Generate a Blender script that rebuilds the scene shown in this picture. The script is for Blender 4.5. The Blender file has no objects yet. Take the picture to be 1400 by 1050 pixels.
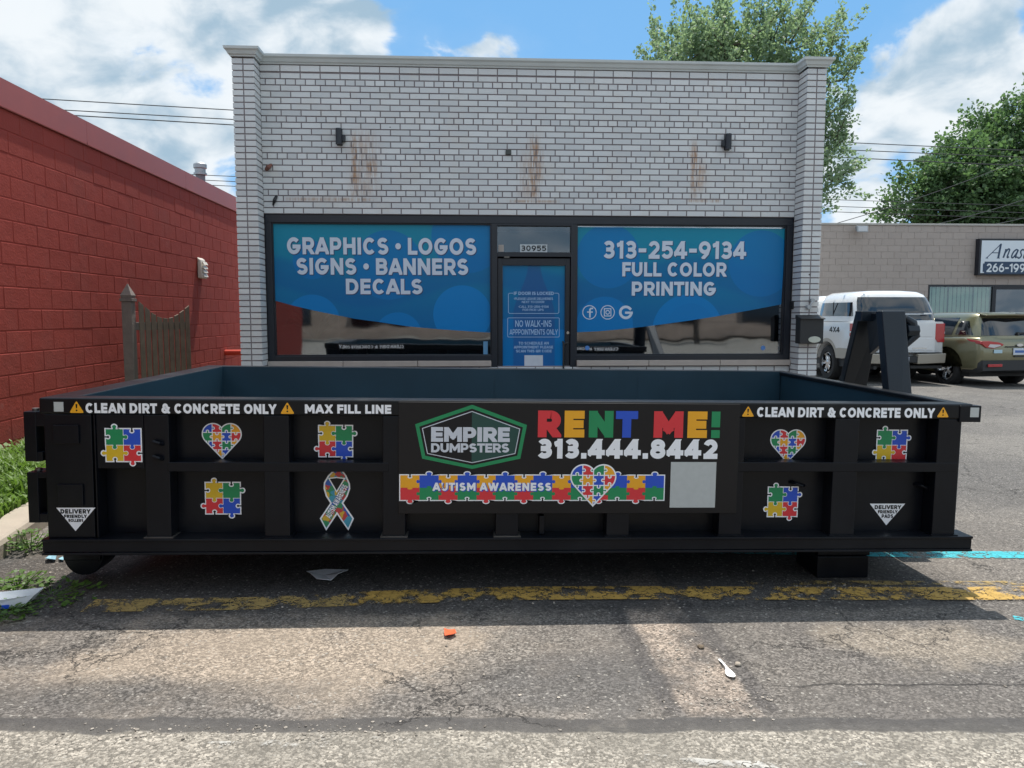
import bpy, bmesh, math, random
import numpy as np
from mathutils import Vector, Matrix
R = math.radians
SC = bpy.context.scene
COL = SC.collection
rng = random.Random(7)

# ------------------------------------------------------------------ camera
F_PX, EYE, YAW, PITCH = 1050.0, 1.35, R(3.2), R(5.1)
cam = bpy.data.objects.new('camera', bpy.data.cameras.new('camera'))
COL.objects.link(cam)
cam.data.sensor_width = 36.0
cam.data.lens = 36.0 * F_PX / 1400.0
cam.data.clip_start, cam.data.clip_end = 0.05, 4000
cam.location = (0, 0, EYE)
cam.rotation_euler = (R(90) - PITCH, 0, -YAW)
SC.camera = cam

# ------------------------------------------------------------------ light
SUN_EL, SUN_AZ = R(67), R(12)            # azimuth from +Y towards +X
sun = bpy.data.objects.new('sun', bpy.data.lights.new('sun', 'SUN'))
COL.objects.link(sun)
sun.data.energy, sun.data.angle, sun.data.color = 4.4, R(0.5), (1.0, 0.95, 0.87)
sdir = Vector((math.cos(SUN_EL)*math.sin(SUN_AZ), math.cos(SUN_EL)*math.cos(SUN_AZ), math.sin(SUN_EL)))
sun.rotation_euler = sdir.to_track_quat('Z', 'Y').to_euler()
sun.location = sdir * 60
SC.view_settings.view_transform = 'Standard'
SC.view_settings.look = 'None'
SC.view_settings.exposure = 0.42
SC.view_settings.gamma = 1.0
SC.cycles.max_bounces = 8
SC.cycles.transparent_max_bounces = 12
SC.cycles.caustics_reflective = False
SC.cycles.caustics_refractive = False
SC.cycles.use_denoising = True

# pixel of the 1400 x 1050 photograph -> point in the world
_f = Vector((math.sin(YAW)*math.cos(PITCH), math.cos(YAW)*math.cos(PITCH), -math.sin(PITCH)))
_r = Vector((math.cos(YAW), -math.sin(YAW), 0))
_u = _r.cross(_f)
EYEP = Vector((0, 0, EYE))
def ray(x, y):
    return _f + _r*((x-700)/F_PX) - _u*((y-525)/F_PX)
def at(x, y, Y):
    d = ray(x, y); return EYEP + d*(Y/d.y)
def atx(x, y, X):
    d = ray(x, y); return EYEP + d*(X/d.x)
def gz(x):
    return -0.011*min(max(x+2, 0), 18)
def ag(x, y, lift=0.0):
    p = None; z = 0
    for _ in range(6):
        d = ray(x, y); p = EYEP + d*((z-EYE)/d.z); z = gz(p.x)+lift
    return p

# ------------------------------------------------------------------ node helpers
class NT:
    def __init__(s, tree): s.t = tree
    def n(s, typ, **kw):
        nd = s.t.nodes.new(typ)
        for k, v in kw.items():
            if k.startswith('in_'):
                s.put(nd.inputs[int(k[3:])] if k[3:].isdigit() else nd.inputs[k[3:].replace('_', ' ')], v)
            else: setattr(nd, k, v)
        return nd
    def put(s, sock, v):
        if hasattr(v, 'is_output'): s.t.links.new(v, sock)
        elif v is not None: sock.default_value = v
    def m(s, op, a, b=None, c=None, clamp=False):
        nd = s.t.nodes.new('ShaderNodeMath'); nd.operation = op; nd.use_clamp = clamp
        s.put(nd.inputs[0], a)
        if b is not None: s.put(nd.inputs[1], b)
        if c is not None: s.put(nd.inputs[2], c)
        return nd.outputs[0]
    def vm(s, op, a, b=None, scale=None):
        nd = s.t.nodes.new('ShaderNodeVectorMath'); nd.operation = op
        s.put(nd.inputs[0], a)
        if b is not None: s.put(nd.inputs[1], b)
        if scale is not None: s.put(nd.inputs['Scale'], scale)
        return nd.outputs['Value'] if op in ('DOT_PRODUCT', 'LENGTH', 'DISTANCE') else nd.outputs[0]
    def mix(s, f, a, b, mode='MIX'):
        nd = s.t.nodes.new('ShaderNodeMix'); nd.data_type = 'RGBA'; nd.blend_type = mode
        s.put(nd.inputs[0], f)
        s.put(nd.inputs[6], a if hasattr(a, 'is_output') else (*a[:3], 1))
        s.put(nd.inputs[7], b if hasattr(b, 'is_output') else (*b[:3], 1))
        return nd.outputs[2]
    def ss(s, x, lo, hi):            # smoothstep 0..1
        nd = s.t.nodes.new('ShaderNodeMapRange'); nd.interpolation_type = 'SMOOTHSTEP'
        s.put(nd.inputs[0], x); s.put(nd.inputs[1], lo); s.put(nd.inputs[2], hi)
        return nd.outputs[0]
    def noise(s, vec, scale, detail=4, rough=0.55, dist=0.0, out=0):
        nd = s.t.nodes.new('ShaderNodeTexNoise')
        s.put(nd.inputs['Vector'], vec); nd.inputs['Scale'].default_value = scale
        nd.inputs['Detail'].default_value = detail; nd.inputs['Roughness'].default_value = rough
        nd.inputs['Distortion'].default_value = dist
        return nd.outputs[out]
    def voro(s, vec, scale, feature='F1', out='Distance'):
        nd = s.t.nodes.new('ShaderNodeTexVoronoi'); nd.feature = feature
        s.put(nd.inputs['Vector'], vec); nd.inputs['Scale'].default_value = scale
        return nd.outputs[out]
    def obj(s): return s.t.nodes.new('ShaderNodeTexCoord').outputs['Object']
    def geo(s, o): return s.t.nodes.new('ShaderNodeNewGeometry').outputs[o]
    def xyz(s, v):
        nd = s.t.nodes.new('ShaderNodeSeparateXYZ'); s.put(nd.inputs[0], v); return nd.outputs
    def bump(s, h, strength=0.3, dist=0.01):
        nd = s.t.nodes.new('ShaderNodeBump'); nd.inputs['Strength'].default_value = strength
        nd.inputs['Distance'].default_value = dist; s.put(nd.inputs['Height'], h); return nd.outputs[0]

def new_mat(name):
    m = bpy.data.materials.new(name); m.use_nodes = True
    t = m.node_tree; N = NT(t); b = t.nodes['Principled BSDF']
    return m, N, b

def M(name, col, rough=0.5, metal=0.0, var=0.12, scale=6.0, bump=0.0, bscale=60.0, coat=0.0, island=0.0, spec=None, trans=0.0):
    m, N, b = new_mat(name)
    o = N.obj()
    n = N.noise(o, scale, 5)
    f = N.m('MULTIPLY_ADD', N.m('SUBTRACT', n, 0.5), 2*var, 1.0)
    if island:
        f = N.m('MULTIPLY', f, N.m('MULTIPLY_ADD', N.geo('Random Per Island'), 2*island, 1-island))
    c = N.vm('SCALE', (col[0], col[1], col[2]), scale=f)
    N.put(b.inputs['Base Color'], c)
    N.put(b.inputs['Roughness'], N.m('MULTIPLY_ADD', N.m('SUBTRACT', n, 0.5), 0.25*rough, rough))
    b.inputs['Metallic'].default_value = metal
    b.inputs['Coat Weight'].default_value = coat
    b.inputs['Coat Roughness'].default_value = 0.08
    if spec is not None: b.inputs['Specular IOR Level'].default_value = spec
    if bump: N.put(b.inputs['Normal'], N.bump(N.noise(o, bscale, 5), bump, 0.01))
    return m

# ------------------------------------------------------------------ world
w = bpy.data.worlds.new('World'); SC.world = w; w.use_nodes = True
N = NT(w.node_tree); bg = w.node_tree.nodes['Background']
sky = N.n('ShaderNodeTexSky'); sky.sky_type = 'NISHITA'; sky.sun_disc = False
sky.sun_elevation = SUN_EL; sky.sun_rotation = SUN_AZ
sky.air_density = 1.0; sky.dust_density = 0.3; sky.ozone_density = 3.0; sky.altitude = 200
d = w.node_tree.nodes.new('ShaderNodeTexCoord').outputs['Generated']
dx, dy, dz = N.xyz(d)
flat = N.n('ShaderNodeCombineXYZ', in_0=dx, in_1=dy, in_2=N.m('MULTIPLY', dz, 1.6)).outputs[0]
warp = N.vm('ADD', flat, N.vm('SCALE', N.vm('SUBTRACT', N.noise(flat, 3.0, 3, out=1), (0.5, 0.5, 0.5)), scale=0.16))
n1 = N.noise(warp, 3.1, 9, 0.56)
def lobe(px, py, rad, amt):
    c = ray(px, py).normalized()
    return N.m('MULTIPLY', N.ss(N.vm('DISTANCE', d, tuple(c)), rad, rad*0.35), amt)
tot = None
for L in [(60, 50, .27, .52), (290, 70, .21, .50), (160, 110, .20, .46), (420, 45, .12, .34), (170, 170, .17, .24), (235, 228, .085, .30),
          (1265, 125, .14, .46), (1190, 165, .12, .38), (1390, 160, .12, .36), (1150, 60, .06, .24), (1210, 262, .07, .30), (1480, 150, .14, .32), (1330, 190, .10, .24),
          (806, 42, .03, .20), (960, 0, .08, .14)]:
    l = lobe(*L); tot = l if tot is None else N.m('MAXIMUM', tot, l)
# elsewhere (behind the viewer and overhead) unseen fair weather clouds, thickened and brightened to fill the shade
away = N.ss(N.vm('DISTANCE', d, tuple(ray(640, 150).normalized())), 0.62, 0.95)
tot = N.m('MAXIMUM', tot, N.m('MULTIPLY', away, 0.40))
dens = N.m('ADD', N.m('MULTIPLY', N.m('SUBTRACT', n1, 0.5), 2.1), tot)
cover = N.m('ADD', N.m('MULTIPLY', N.ss(dens, 0.20, 0.31), .86), N.m('MULTIPLY', N.ss(dens, 0.02, 0.45), .14))
nb1 = N.noise(warp, 5.2, 8, 0.52)
nb2 = N.noise(N.vm('ADD', warp, (0.012, 0.0, 0.045)), 5.2, 8, 0.52)
lit = N.m('ADD', N.m('MULTIPLY', N.m('SUBTRACT', nb1, nb2), 3.2), N.m('MULTIPLY', N.m('SUBTRACT', 0.62, dens), .75))
shade = N.ss(lit, -0.26, 0.44)
cloudc = N.mix(shade, (2.9, 4.05, 5.05), (6.7, 7.1, 7.4))
skyc = N.mix(0.7, sky.outputs[0], (1.45, 3.9, 7.0))
cloudc = N.vm('SCALE', cloudc, scale=N.m('MULTIPLY_ADD', away, 0.30, 1.0))  # extra brightness on the unseen clouds, added to lift shaded faces
full = N.mix(cover, skyc, cloudc)
N.put(bg.inputs[0], full)
bg.inputs[1].default_value = 0.1

# ------------------------------------------------------------------ mesh builder
class MB:
    def __init__(s): s.v, s.f, s.m = [], [], []
    def add(s, vs, fs, mi=0):
        o = len(s.v); s.v += [tuple(p) for p in vs]
        for q in fs: s.f.append(tuple(i+o for i in q)); s.m.append(mi)
        return s
    def box(s, x0, x1, y0, y1, z0, z1, mi=0):
        vs = [(x, y, z) for z in (z0, z1) for y in (y0, y1) for x in (x0, x1)]
        return s.add(vs, [(0, 2, 3, 1), (4, 5, 7, 6), (0, 1, 5, 4), (2, 6, 7, 3), (0, 4, 6, 2), (1, 3, 7, 5)], mi)
    def hexa(s, pts, mi=0):          # 8 points: bottom 4 ccw, top 4 ccw
        return s.add(pts, [(3, 2, 1, 0), (4, 5, 6, 7), (0, 1, 5, 4), (1, 2, 6, 5), (2, 3, 7, 6), (3, 0, 4, 7)], mi)
    def prism(s, poly, O, U, V, D, mi=0):   # polygon in O+U*a+V*b, extruded by vector D
        O, U, V, D = Vector(O), Vector(U), Vector(V), Vector(D); n = len(poly)
        a = [O+U*p[0]+V*p[1] for p in poly]; b = [p+D for p in a]
        fs = [tuple(range(n))[::-1], tuple(range(n, 2*n))] + [(i, (i+1) % n, n+(i+1) % n, n+i) for i in range(n)]
        return s.add(a+b, fs, mi)
    def flat(s, poly, O, U, V, mi=0):
        O, U, V = Vector(O), Vector(U), Vector(V)
        return s.add([O+U*p[0]+V*p[1] for p in poly], [tuple(range(len(poly)))], mi)
    def cyl(s, p0, p1, r0, r1=None, n=16, mi=0, cap=True):
        p0, p1 = Vector(p0), Vector(p1); r1 = r0 if r1 is None else r1
        ax = (p1-p0).normalized(); a = ax.orthogonal().normalized(); b = ax.cross(a)
        vs = []
        for p, r in ((p0, r0), (p1, r1)):
            for k in range(n):
                t = 2*math.pi*k/n; vs.append(p+a*(r*math.cos(t))+b*(r*math.sin(t)))
        fs = [(k, (k+1) % n, n+(k+1) % n, n+k) for k in range(n)]
        if cap: fs += [tuple(range(n))[::-1], tuple(range(n, 2*n))]
        return s.add(vs, fs, mi)
    def tube(s, pts, r, n=6, mi=0):
        pts = [Vector(p) for p in pts]; rs = r if isinstance(r, (list, tuple)) else [r]*len(pts)
        vs = []; a = None
        for i, p in enumerate(pts):
            t = (pts[min(i+1, len(pts)-1)]-pts[max(i-1, 0)]).normalized()
            a = t.orthogonal().normalized() if a is None else (a-t*a.dot(t)).normalized()
            b = t.cross(a)
            for k in range(n):
                q = 2*math.pi*k/n; vs.append(p+a*(rs[i]*math.cos(q))+b*(rs[i]*math.sin(q)))
        fs = [(i*n+k, i*n+(k+1) % n, (i+1)*n+(k+1) % n, (i+1)*n+k) for i in range(len(pts)-1) for k in range(n)]
        fs += [tuple(range(n))[::-1], tuple(range((len(pts)-1)*n, len(pts)*n))]
        return s.add(vs, fs, mi)
    def lathe(s, prof, c, axis='Z', n=24, mi=0):   # prof: (radius, along)
        vs = []
        for r, h in prof:
            for k in range(n):
                t = 2*math.pi*k/n; a, b = r*math.cos(t), r*math.sin(t)
                p = {'Z': (a, b, h), 'Y': (a, h, b), 'X': (h, a, b)}[axis]
                vs.append((p[0]+c[0], p[1]+c[1], p[2]+c[2]))
        fs = [(i*n+k, i*n+(k+1) % n, (i+1)*n+(k+1) % n, (i+1)*n+k) for i in range(len(prof)-1) for k in range(n)]
        return s.add(vs, fs, mi)
    def loft(s, secs, mi=0, cap=True, closed=True):
        n = len(secs[0]); vs = [p for sec in secs for p in sec]
        kk = n if closed else n-1
        fs = [(i*n+k, i*n+(k+1) % n, (i+1)*n+(k+1) % n, (i+1)*n+k) for i in range(len(secs)-1) for k in range(kk)]
        if cap and closed: fs += [tuple(range(n))[::-1], tuple(range((len(secs)-1)*n, len(secs)*n))]
        return s.add(vs, fs, mi)
    def build(s, name, mats, parent=None, world=False, bevel=0, seg=2, smooth=False, sub=0, fixn=True):
        me = bpy.data.meshes.new(name)
        off = Vector((0, 0, 0))
        if parent is not None and world:
            p = parent
            while p is not None: off += p.location; p = p.parent
        if world == 'self': off = Vector(s.v[0])
        vs = [(a-off.x, b-off.y, c-off.z) for a, b, c in s.v] if off.length else s.v
        me.from_pydata(vs, [], s.f)
        for mt in (mats if isinstance(mats, (list, tuple)) else [mats]): me.materials.append(mt)
        me.polygons.foreach_set('material_index', s.m)
        me.update()
        if fixn and len(s.f) < 60000:
            bm = bmesh.new(); bm.from_mesh(me); bmesh.ops.recalc_face_normals(bm, faces=bm.faces[:]); bm.to_mesh(me); bm.free()
        if smooth:
            me.polygons.foreach_set('use_smooth', [True]*len(me.polygons))
            try: me.set_sharp_from_angle(angle=R(42))
            except Exception: pass
        ob = bpy.data.objects.new(name, me); COL.objects.link(ob)
        if world == 'self': ob.location = off
        if parent is not None: ob.parent = parent
        if bevel:
            b = ob.modifiers.new('bevel', 'BEVEL'); b.width = bevel; b.segments = seg; b.limit_method = 'ANGLE'; b.angle_limit = R(40)
        if sub:
            b = ob.modifiers.new('sub', 'SUBSURF'); b.levels = sub; b.render_levels = sub
        return ob

def tag(o, label=None, cat=None, group=None, kind=None):
    if label: o['label'] = label
    if cat: o['category'] = cat
    if group: o['group'] = group
    if kind: o['kind'] = kind
    return o
def thing(name, label, cat, loc=(0, 0, 0), rot=(0, 0, 0), group=None):
    o = bpy.data.objects.new(name, None); COL.objects.link(o)
    o.location = loc; o.rotation_euler = rot; o.empty_display_size = 0.2
    return tag(o, label, cat, group)

# ------------------------------------------------------------------ lettering: a stroke alphabet
def arc(cx, cy, rx, ry, a0, a1, n=10):
    return [(cx+rx*math.cos(R(a0+(a1-a0)*i/n)), cy+ry*math.sin(R(a0+(a1-a0)*i/n))) for i in range(n+1)]
_O = arc(.5, .5, .5, .5, 0, 360, 28)
GL = {  # width, strokes in 0..1; strokes flagged 'd' are diagonals that run past the box and are clipped
 'A': (.92, [[(-.04, -.12), (.5, 1.12)], [(1.04, -.12), (.5, 1.12)], [(.2, .22), (.8, .22)]]),
 'B': (.78, [[(0, 0), (0, 1)], [(0, 1), (.6, 1)]+arc(.6, .76, .33, .24, 90, -90)+[(0, .52)], [(0, .5), (.62, .5)]+arc(.62, .25, .38, .25, 90, -90)+[(0, 0)]]),
 'C': (.86, [arc(.5, .5, .5, .5, 42, 318, 22)]),
 'D': (.84, [[(0, 0), (0, 1)], [(0, 1), (.45, 1)]+arc(.45, .5, .55, .5, 90, -90, 16)+[(0, 0)]]),
 'E': (.68, [[(0, 0), (0, 1)], [(0, 1), (1, 1)], [(0, .5), (.92, .5)], [(0, 0), (1, 0)]]),
 'F': (.66, [[(0, 0), (0, 1)], [(0, 1), (1, 1)], [(0, .48), (.9, .48)]]),
 'G': (.9, [arc(.5, .5, .5, .5, 42, 345, 22), [(.56, .44), (1, .44)]]),
 'H': (.82, [[(0, 0), (0, 1)], [(1, 0), (1, 1)], [(0, .5), (1, .5)]]),
 'I': (.0, [[(.5, 0), (.5, 1)]]),
 'J': (.62, [[(1, 1), (1, .3)]+arc(.5, .3, .5, .3, 0, -170)]),
 'K': (.82, [[(0, 0), (0, 1)], [(0.05, .34), (1.0, 1.2)], [(.3, .62), (1.06, -.15)]]),
 'L': (.64, [[(0, 0), (0, 1)], [(0, 0), (1, 0)]]),
 'M': (1.02, [[(0, 0), (0, 1)], [(1, 0), (1, 1)], [(-.02, 1.14), (.5, .26)], [(1.02, 1.14), (.5, .26)]]),
 'N': (.84, [[(0, 0), (0, 1)], [(1, 0), (1, 1)], [(-.04, 1.12), (1.04, -.12)]]),
 'O': (.94, [_O]),
 'P': (.76, [[(0, 0), (0, 1)], [(0, 1), (.6, 1)]+arc(.6, .68, .4, .32, 90, -90)+[(0, .36)]]),
 'Q': (.94, [_O, [(.58, .3), (1.06, -.1)]]),
 'R': (.8, [[(0, 0), (0, 1)], [(0, 1), (.58, 1)]+arc(.58, .7, .38, .3, 90, -90)+[(0, .4)], [(.62, .26), (1.06, -.2)]]),
 'S': (.74, [arc(.5, .755, .47, .245, 25, 270, 14)+arc(.5, .255, .5, .255, 90, -158, 14)[1:]]),
 'T': (.76, [[(.5, 0), (.5, 1)], [(0, 1), (1, 1)]]),
 'U': (.82, [[(0, 1), (0, .4)]+arc(.5, .4, .5, .4, 180, 360, 16)+[(1, 1)]]),
 'V': (.9, [[(-.04, 1.12), (.5, -.12)], [(1.04, 1.12), (.5, -.12)]]),
 'W': (1.26, [[(-.02, 1.12), (.26, -.1)], [(.5, 1.08), (.26, -.1)], [(.5, 1.08), (.74, -.1)], [(1.02, 1.12), (.74, -.1)]]),
 'X': (.84, [[(-.04, -.15), (1.04, 1.15)], [(1.04, -.15), (-.04, 1.15)]]),
 'Y': (.86, [[(-.06, 1.16), (.5, .42)], [(1.06, 1.16), (.5, .42)], [(.5, 0), (.5, .45)]]),
 'Z': (.72, [[(0, 1), (1, 1)], [(.04, -.05), (.96, 1.05)], [(0, 0), (1, 0)]]),
 '0': (.78, [_O]),
 '1': (.42, [[(1, 0), (1, 1)], [(0, .86), (1, .96)]]),
 '2': (.74, [arc(.5, .7, .48, .3, 165, -30, 14)+[(.0, -.02)], [(.05, 0), (1, 0)]]),
 '3': (.74, [arc(.46, .755, .46, .245, 155, -90, 14), arc(.46, .26, .52, .26, 90, -155, 14), [(.35, .51), (.55, .51)]]),
 '4': (.86, [[(.74, 1.12), (-.06, .2)], [(0, .24), (1, .24)], [(.74, 0), (.74, 1)]]),
 '5': (.74, [[(.08, 1), (.95, 1)], [(.08, 1), (.05, .55)], [(.05, .55)]+arc(.46, .32, .54, .32, 128, -155, 16)]),
 '6': (.78, [arc(.5, .32, .5, .32, 0, 360, 22), [(.02, .4), (.2, .75), (.62, 1.05)]]),
 '7': (.74, [[(0, 1), (1, 1)], [(1.02, 1.05), (.3, -.12)]]),
 '8': (.78, [arc(.5, .765, .44, .235, 0, 360, 22), arc(.5, .265, .5, .265, 0, 360, 22)]),
 '9': (.78, [arc(.5, .68, .5, .32, 0, 360, 22), [(.98, .6), (.8, .25), (.38, -.05)]]),
 '.': (.0, [[(.5, 0), (.5, .02)]]),
 '!': (.0, [[(.5, 0), (.5, .0001)], [(.5, .58), (.5, 1)]]),
 '-': (.5, [[(0, .46), (1, .46)]]),
 '\u2022': (.0, [[(.5, .5)]]),
 '&': (.92, [arc(.42, .78, .24, .22, -40, 220, 16)+[(1.0, -.08)], arc(.4, .27, .4, .27, 125, 350, 16)+[(.95, .55)]]),
}
def clip(poly, a, b, c):               # keep a*x + b*y <= c
    out = []
    for i in range(len(poly)):
        p, q = poly[i], poly[(i+1) % len(poly)]
        dp, dq = a*p[0]+b*p[1]-c, a*q[0]+b*q[1]-c
        if dp <= 0: out.append(p)
        if (dp < 0 < dq) or (dq < 0 < dp):
            t = dp/(dp-dq); out.append((p[0]+(q[0]-p[0])*t, p[1]+(q[1]-p[1])*t))
    return out
def stroke_quads(pts, wd, closed, cap=True):
    n = len(pts); L, Rr = [], []
    for i, p in enumerate(pts):
        if closed:
            a, b = pts[(i-1) % n], pts[(i+1) % n]
        else:
            a, b = pts[max(i-1, 0)], pts[min(i+1, n-1)]
        def nrm(p, q):
            dx, dy = q[0]-p[0], q[1]-p[1]; l = math.hypot(dx, dy) or 1; return (dx/l, dy/l)
        d1 = nrm(a, p) if a != p else nrm(p, b)
        d2 = nrm(p, b) if b != p else nrm(a, p)
        tx, ty = d1[0]+d2[0], d1[1]+d2[1]; l = math.hypot(tx, ty) or 1; tx, ty = tx/l, ty/l
        k = wd/2/max(0.5, (tx*d1[0]+ty*d1[1]))
        ex = 0.0
        px, py = p
        if cap and not closed and i in (0, n-1):
            sg = -1 if i == 0 else 1; px += tx*sg*wd/2; py += ty*sg*wd/2
        L.append((px-ty*k, py+tx*k)); Rr.append((px+ty*k, py-tx*k))
    m = n if closed else n-1
    return [[L[i], Rr[i], Rr[(i+1) % n], L[(i+1) % n]] for i in range(m)]
def glyph(ch, wt):
    """quads per stroke in a box 0..W x 0..1"""
    if ch == '\u2022':
        W = wt*1.6
        return W, [[arc(W/2, .5, W/2, W/2, 0, 342, 18)]]
    gw, st = GL[ch]
    W = max(gw, wt) if gw else wt*1.04
    ww = W-wt if gw else 0
    out = []
    for s in st:
        pts = [(wt/2+p[0]*ww, wt/2+p[1]*(1-wt)) for p in s]
        if len(pts) > 1 and abs(pts[0][0]-pts[-1][0]) < 1e-6 and abs(pts[0][1]-pts[-1][1]) < 1e-6 and len(pts) > 8:
            qs = stroke_quads(pts[:-1], wt, True)
        else:
            curved = len(s) > 6
            qs = stroke_quads(pts, wt, False, cap=not (curved and ch in 'CGS2356'))
        res = []
        for q in qs:
            for (a, b, c) in ((0, -1, 0), (0, 1, 1), (-1, 0, 0), (1, 0, W)):
                q = clip(q, a, b, c)
                if len(q) < 3: break
            if len(q) >= 3: res.append(q)
        out.append(res)
    return W, out
def lay(line, wt, gap=.12, space=.34):
    x = 0; res = []
    for i, ch in enumerate(line):
        if ch == ' ': x += space; continue
        W, st = glyph(ch, wt)
        pv = line[i-1] if i else ' '
        if pv != ' ':
            x -= gap*(.45*(ch in 'AVYTJ4')+.45*(pv in 'AVYTLF7')+.3*(pv in 'CKXR')) if not (ch in 'T' and pv in 'FT') else 0
        res.append((i, ch, [[[(p[0]+x, p[1]) for p in q] for q in s] for s in st])); x += W+gap
    return x-gap, res
EPS = 0.00025
class Words(list):
    """one mesh builder per word"""
    def build(s, name, mats, parent, **kw): return [m.build(name, mats, parent, **kw) for m in s]
def letters(mb, line, wt, O, U, V, Nn, u0, u1, v0, v1, mi=0, gap=.12, space=.34, cols=None, shear=0.0, depth=0.0):
    """line fitted into the box u0..u1, v0..v1 of the plane O,U,V; every stroke sits a hair prouder than the last.
    mb None gives one builder per word"""
    tw, gl = lay(line, wt, gap, space); sx, sy = (u1-u0)/tw, v1-v0
    O, U, V, Nn = Vector(O), Vector(U), Vector(V), Vector(Nn)
    ws = Words(MB() for _ in line.split(' ')) if mb is None else mb
    for i, ch, st in gl:
        tgt = ws[line[:i].count(' ')] if isinstance(ws, Words) else ws
        for k, s in enumerate(st):
            for q in s:
                P = [(u0+(p[0]+shear*p[1])*sx, v0+p[1]*sy) for p in q]
                tgt.flat(P, O+Nn*(depth+EPS*(k+1)), U, V, (cols[i] if cols else mi))
    return ws

# ------------------------------------------------------------------ puzzle shapes
def knob(p, q, sgn):
    """edge from p to q with a round tab (+1 to the left of travel is inside => tab to the right)"""
    pts = []
    dx, dy = q[0]-p[0], q[1]-p[1]; nx, ny = dy, -dx      # outward (right of travel for ccw ring)
    loc = [(0, 0)]
    if sgn:
        loc += [(.40, 0)] + [(.5+.135*math.cos(R(a)), .135+.125*math.sin(R(a))) for a in range(222, -50, -24)] + [(.60, 0)]
    for a, b in loc: pts.append((p[0]+dx*a+nx*b*sgn, p[1]+dy*a+ny*b*sgn))
    return pts
def piece(x, y, wd, hg, b, r, t, l):
    """ccw ring: bottom, right, top, left"""
    c = [(0, 0), (1, 0), (1, 1), (0, 1)]
    ring = []
    for i, s in enumerate((b, r, t, l)): ring += knob(c[i], c[(i+1) % 4], s)
    return [(x+p[0]*wd, y+p[1]*hg) for p in ring]
def offset(poly, dd):
    n = len(poly); out = []
    for i in range(n):
        a, p, b = poly[i-1], poly[i], poly[(i+1) % n]
        def nn(p, q):
            dx, dy = q[0]-p[0], q[1]-p[1]; l = math.hypot(dx, dy) or 1; return (dy/l, -dx/l)
        n1, n2 = nn(a, p), nn(p, b)
        mx, my = n1[0]+n2[0], n1[1]+n2[1]; l = math.hypot(mx, my) or 1; mx, my = mx/l, my/l
        k = dd/max(.55, mx*n1[0]+my*n1[1])
        out.append((p[0]+mx*k, p[1]+my*k))
    return out

# ------------------------------------------------------------------ materials
def scuffed(name, c, dust, amt):
    m, N, b = new_mat(name)
    o = N.obj(); x, y, z = N.xyz(o)
    n = N.noise(o, 2.2, 6, .65); nf = N.noise(o, 30, 4, .6)
    low = N.ss(z, .22, .0)
    d = N.m('MULTIPLY', N.ss(N.m('ADD', n, N.m('MULTIPLY', low, .14)), .50, .82), amt)
    st = N.n('ShaderNodeCombineXYZ', in_0=N.m('MULTIPLY', x, 3), in_1=N.m('MULTIPLY', y, 14), in_2=N.m('MULTIPLY', z, 34)).outputs[0]
    sc = N.m('MULTIPLY', N.ss(N.noise(st, 1.6, 6, .7), .66, .74), N.m('MULTIPLY', N.ss(n, .46, .6), amt*1.2))
    col = N.mix(N.m('MAXIMUM', d, sc, clamp=True), c, dust)
    N.put(b.inputs['Base Color'], col)
    N.put(b.inputs['Roughness'], N.m('ADD', N.m('MULTIPLY_ADD', n, .26, .20), N.m('MULTIPLY', d, .4)))
    b.inputs['Specular IOR Level'].default_value = .24
    N.put(b.inputs['Normal'], N.bump(N.m('ADD', N.noise(o, 3.2, 3), N.m('MULTIPLY', nf, .03)), .22, .03))
    return m
m_black = scuffed('black_paint', (.003, .0042, .0075), (.032, .033, .035), .20)
m_rim = scuffed('rim_paint', (.006, .007, .009), (.06, .06, .06), .25)
m_inner = M('navy_inner_paint', (.012, .038, .058), .42, var=.4, scale=2.2, bump=.05, bscale=7, coat=.15)
m_hook = M('navy_hook_paint', (.008, .014, .022), .38, var=.3, scale=4, spec=.4)
m_rubber = M('rubber', (.018, .018, .019), .8)
m_steel = M('worn_steel', (.18, .17, .16), .45, metal=.8, var=.3, scale=12)
v_white = M('white_vinyl', (.84, .85, .88), .4, var=.03)
v_red = M('red_vinyl', (.66, .03, .04), .4, var=.04)
v_amber = M('amber_vinyl', (.82, .38, .012), .4, var=.04)
v_yellow = M('yellow_vinyl', (.68, .44, .015), .4, var=.04)
v_green = M('green_vinyl', (.006, .24, .085), .4, var=.04)
v_blue = M('blue_vinyl', (.012, .075, .52), .4, var=.04)
v_black = M('black_vinyl', (.007, .007, .009), .4, var=.1, spec=.3)
v_grey = M('silver_vinyl', (.58, .61, .67), .35, var=.12, scale=20)
v_reflect = M('reflective_patch', (.45, .47, .46), .5, var=.1, scale=40)
CV = [v_white, v_red, v_amber, v_green, v_blue, v_yellow, v_black, v_grey]
WH, RD, AM, GN, BL, YE, BK, GY = range(8)
m_frame = M('storefront_frame', (.010, .013, .021), .38, var=.15)
m_sill = M('limestone_sill', (.42, .36, .32), .8, var=.15, scale=9, bump=.1)
m_mortar = M('dark_mortar', (.245, .215, .225), .95, var=.3, scale=14)
m_cornice = M('painted_metal_coping', (.56, .60, .60), .5, var=.14, scale=4, bump=.03)
m_flatroof = M('flat_roof', (.12, .12, .12), .9)
m_room = M('dim_interior', (.10, .09, .08), .9, var=.3, scale=1.5)
m_roomfloor = M('interior_floor', (.12, .10, .085), .6)
m_letter = M('grey_white_film', (.60, .66, .76), .45, var=.05)
m_letsh = M('dark_film_edge', (.02, .06, .16), .5)
m_wood = M('weathered_wood', (.19, .145, .11), .9, var=.45, scale=9, bump=.4, bscale=35)
m_wood2 = M('grey_wood_post', (.18, .15, .135), .9, var=.4, scale=7, bump=.4, bscale=30)
m_ventw = M('cream_plastic', (.62, .57, .50), .5)
m_galv = M('galvanised', (.36, .38, .40), .45, metal=.5, var=.25, scale=20)
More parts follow.
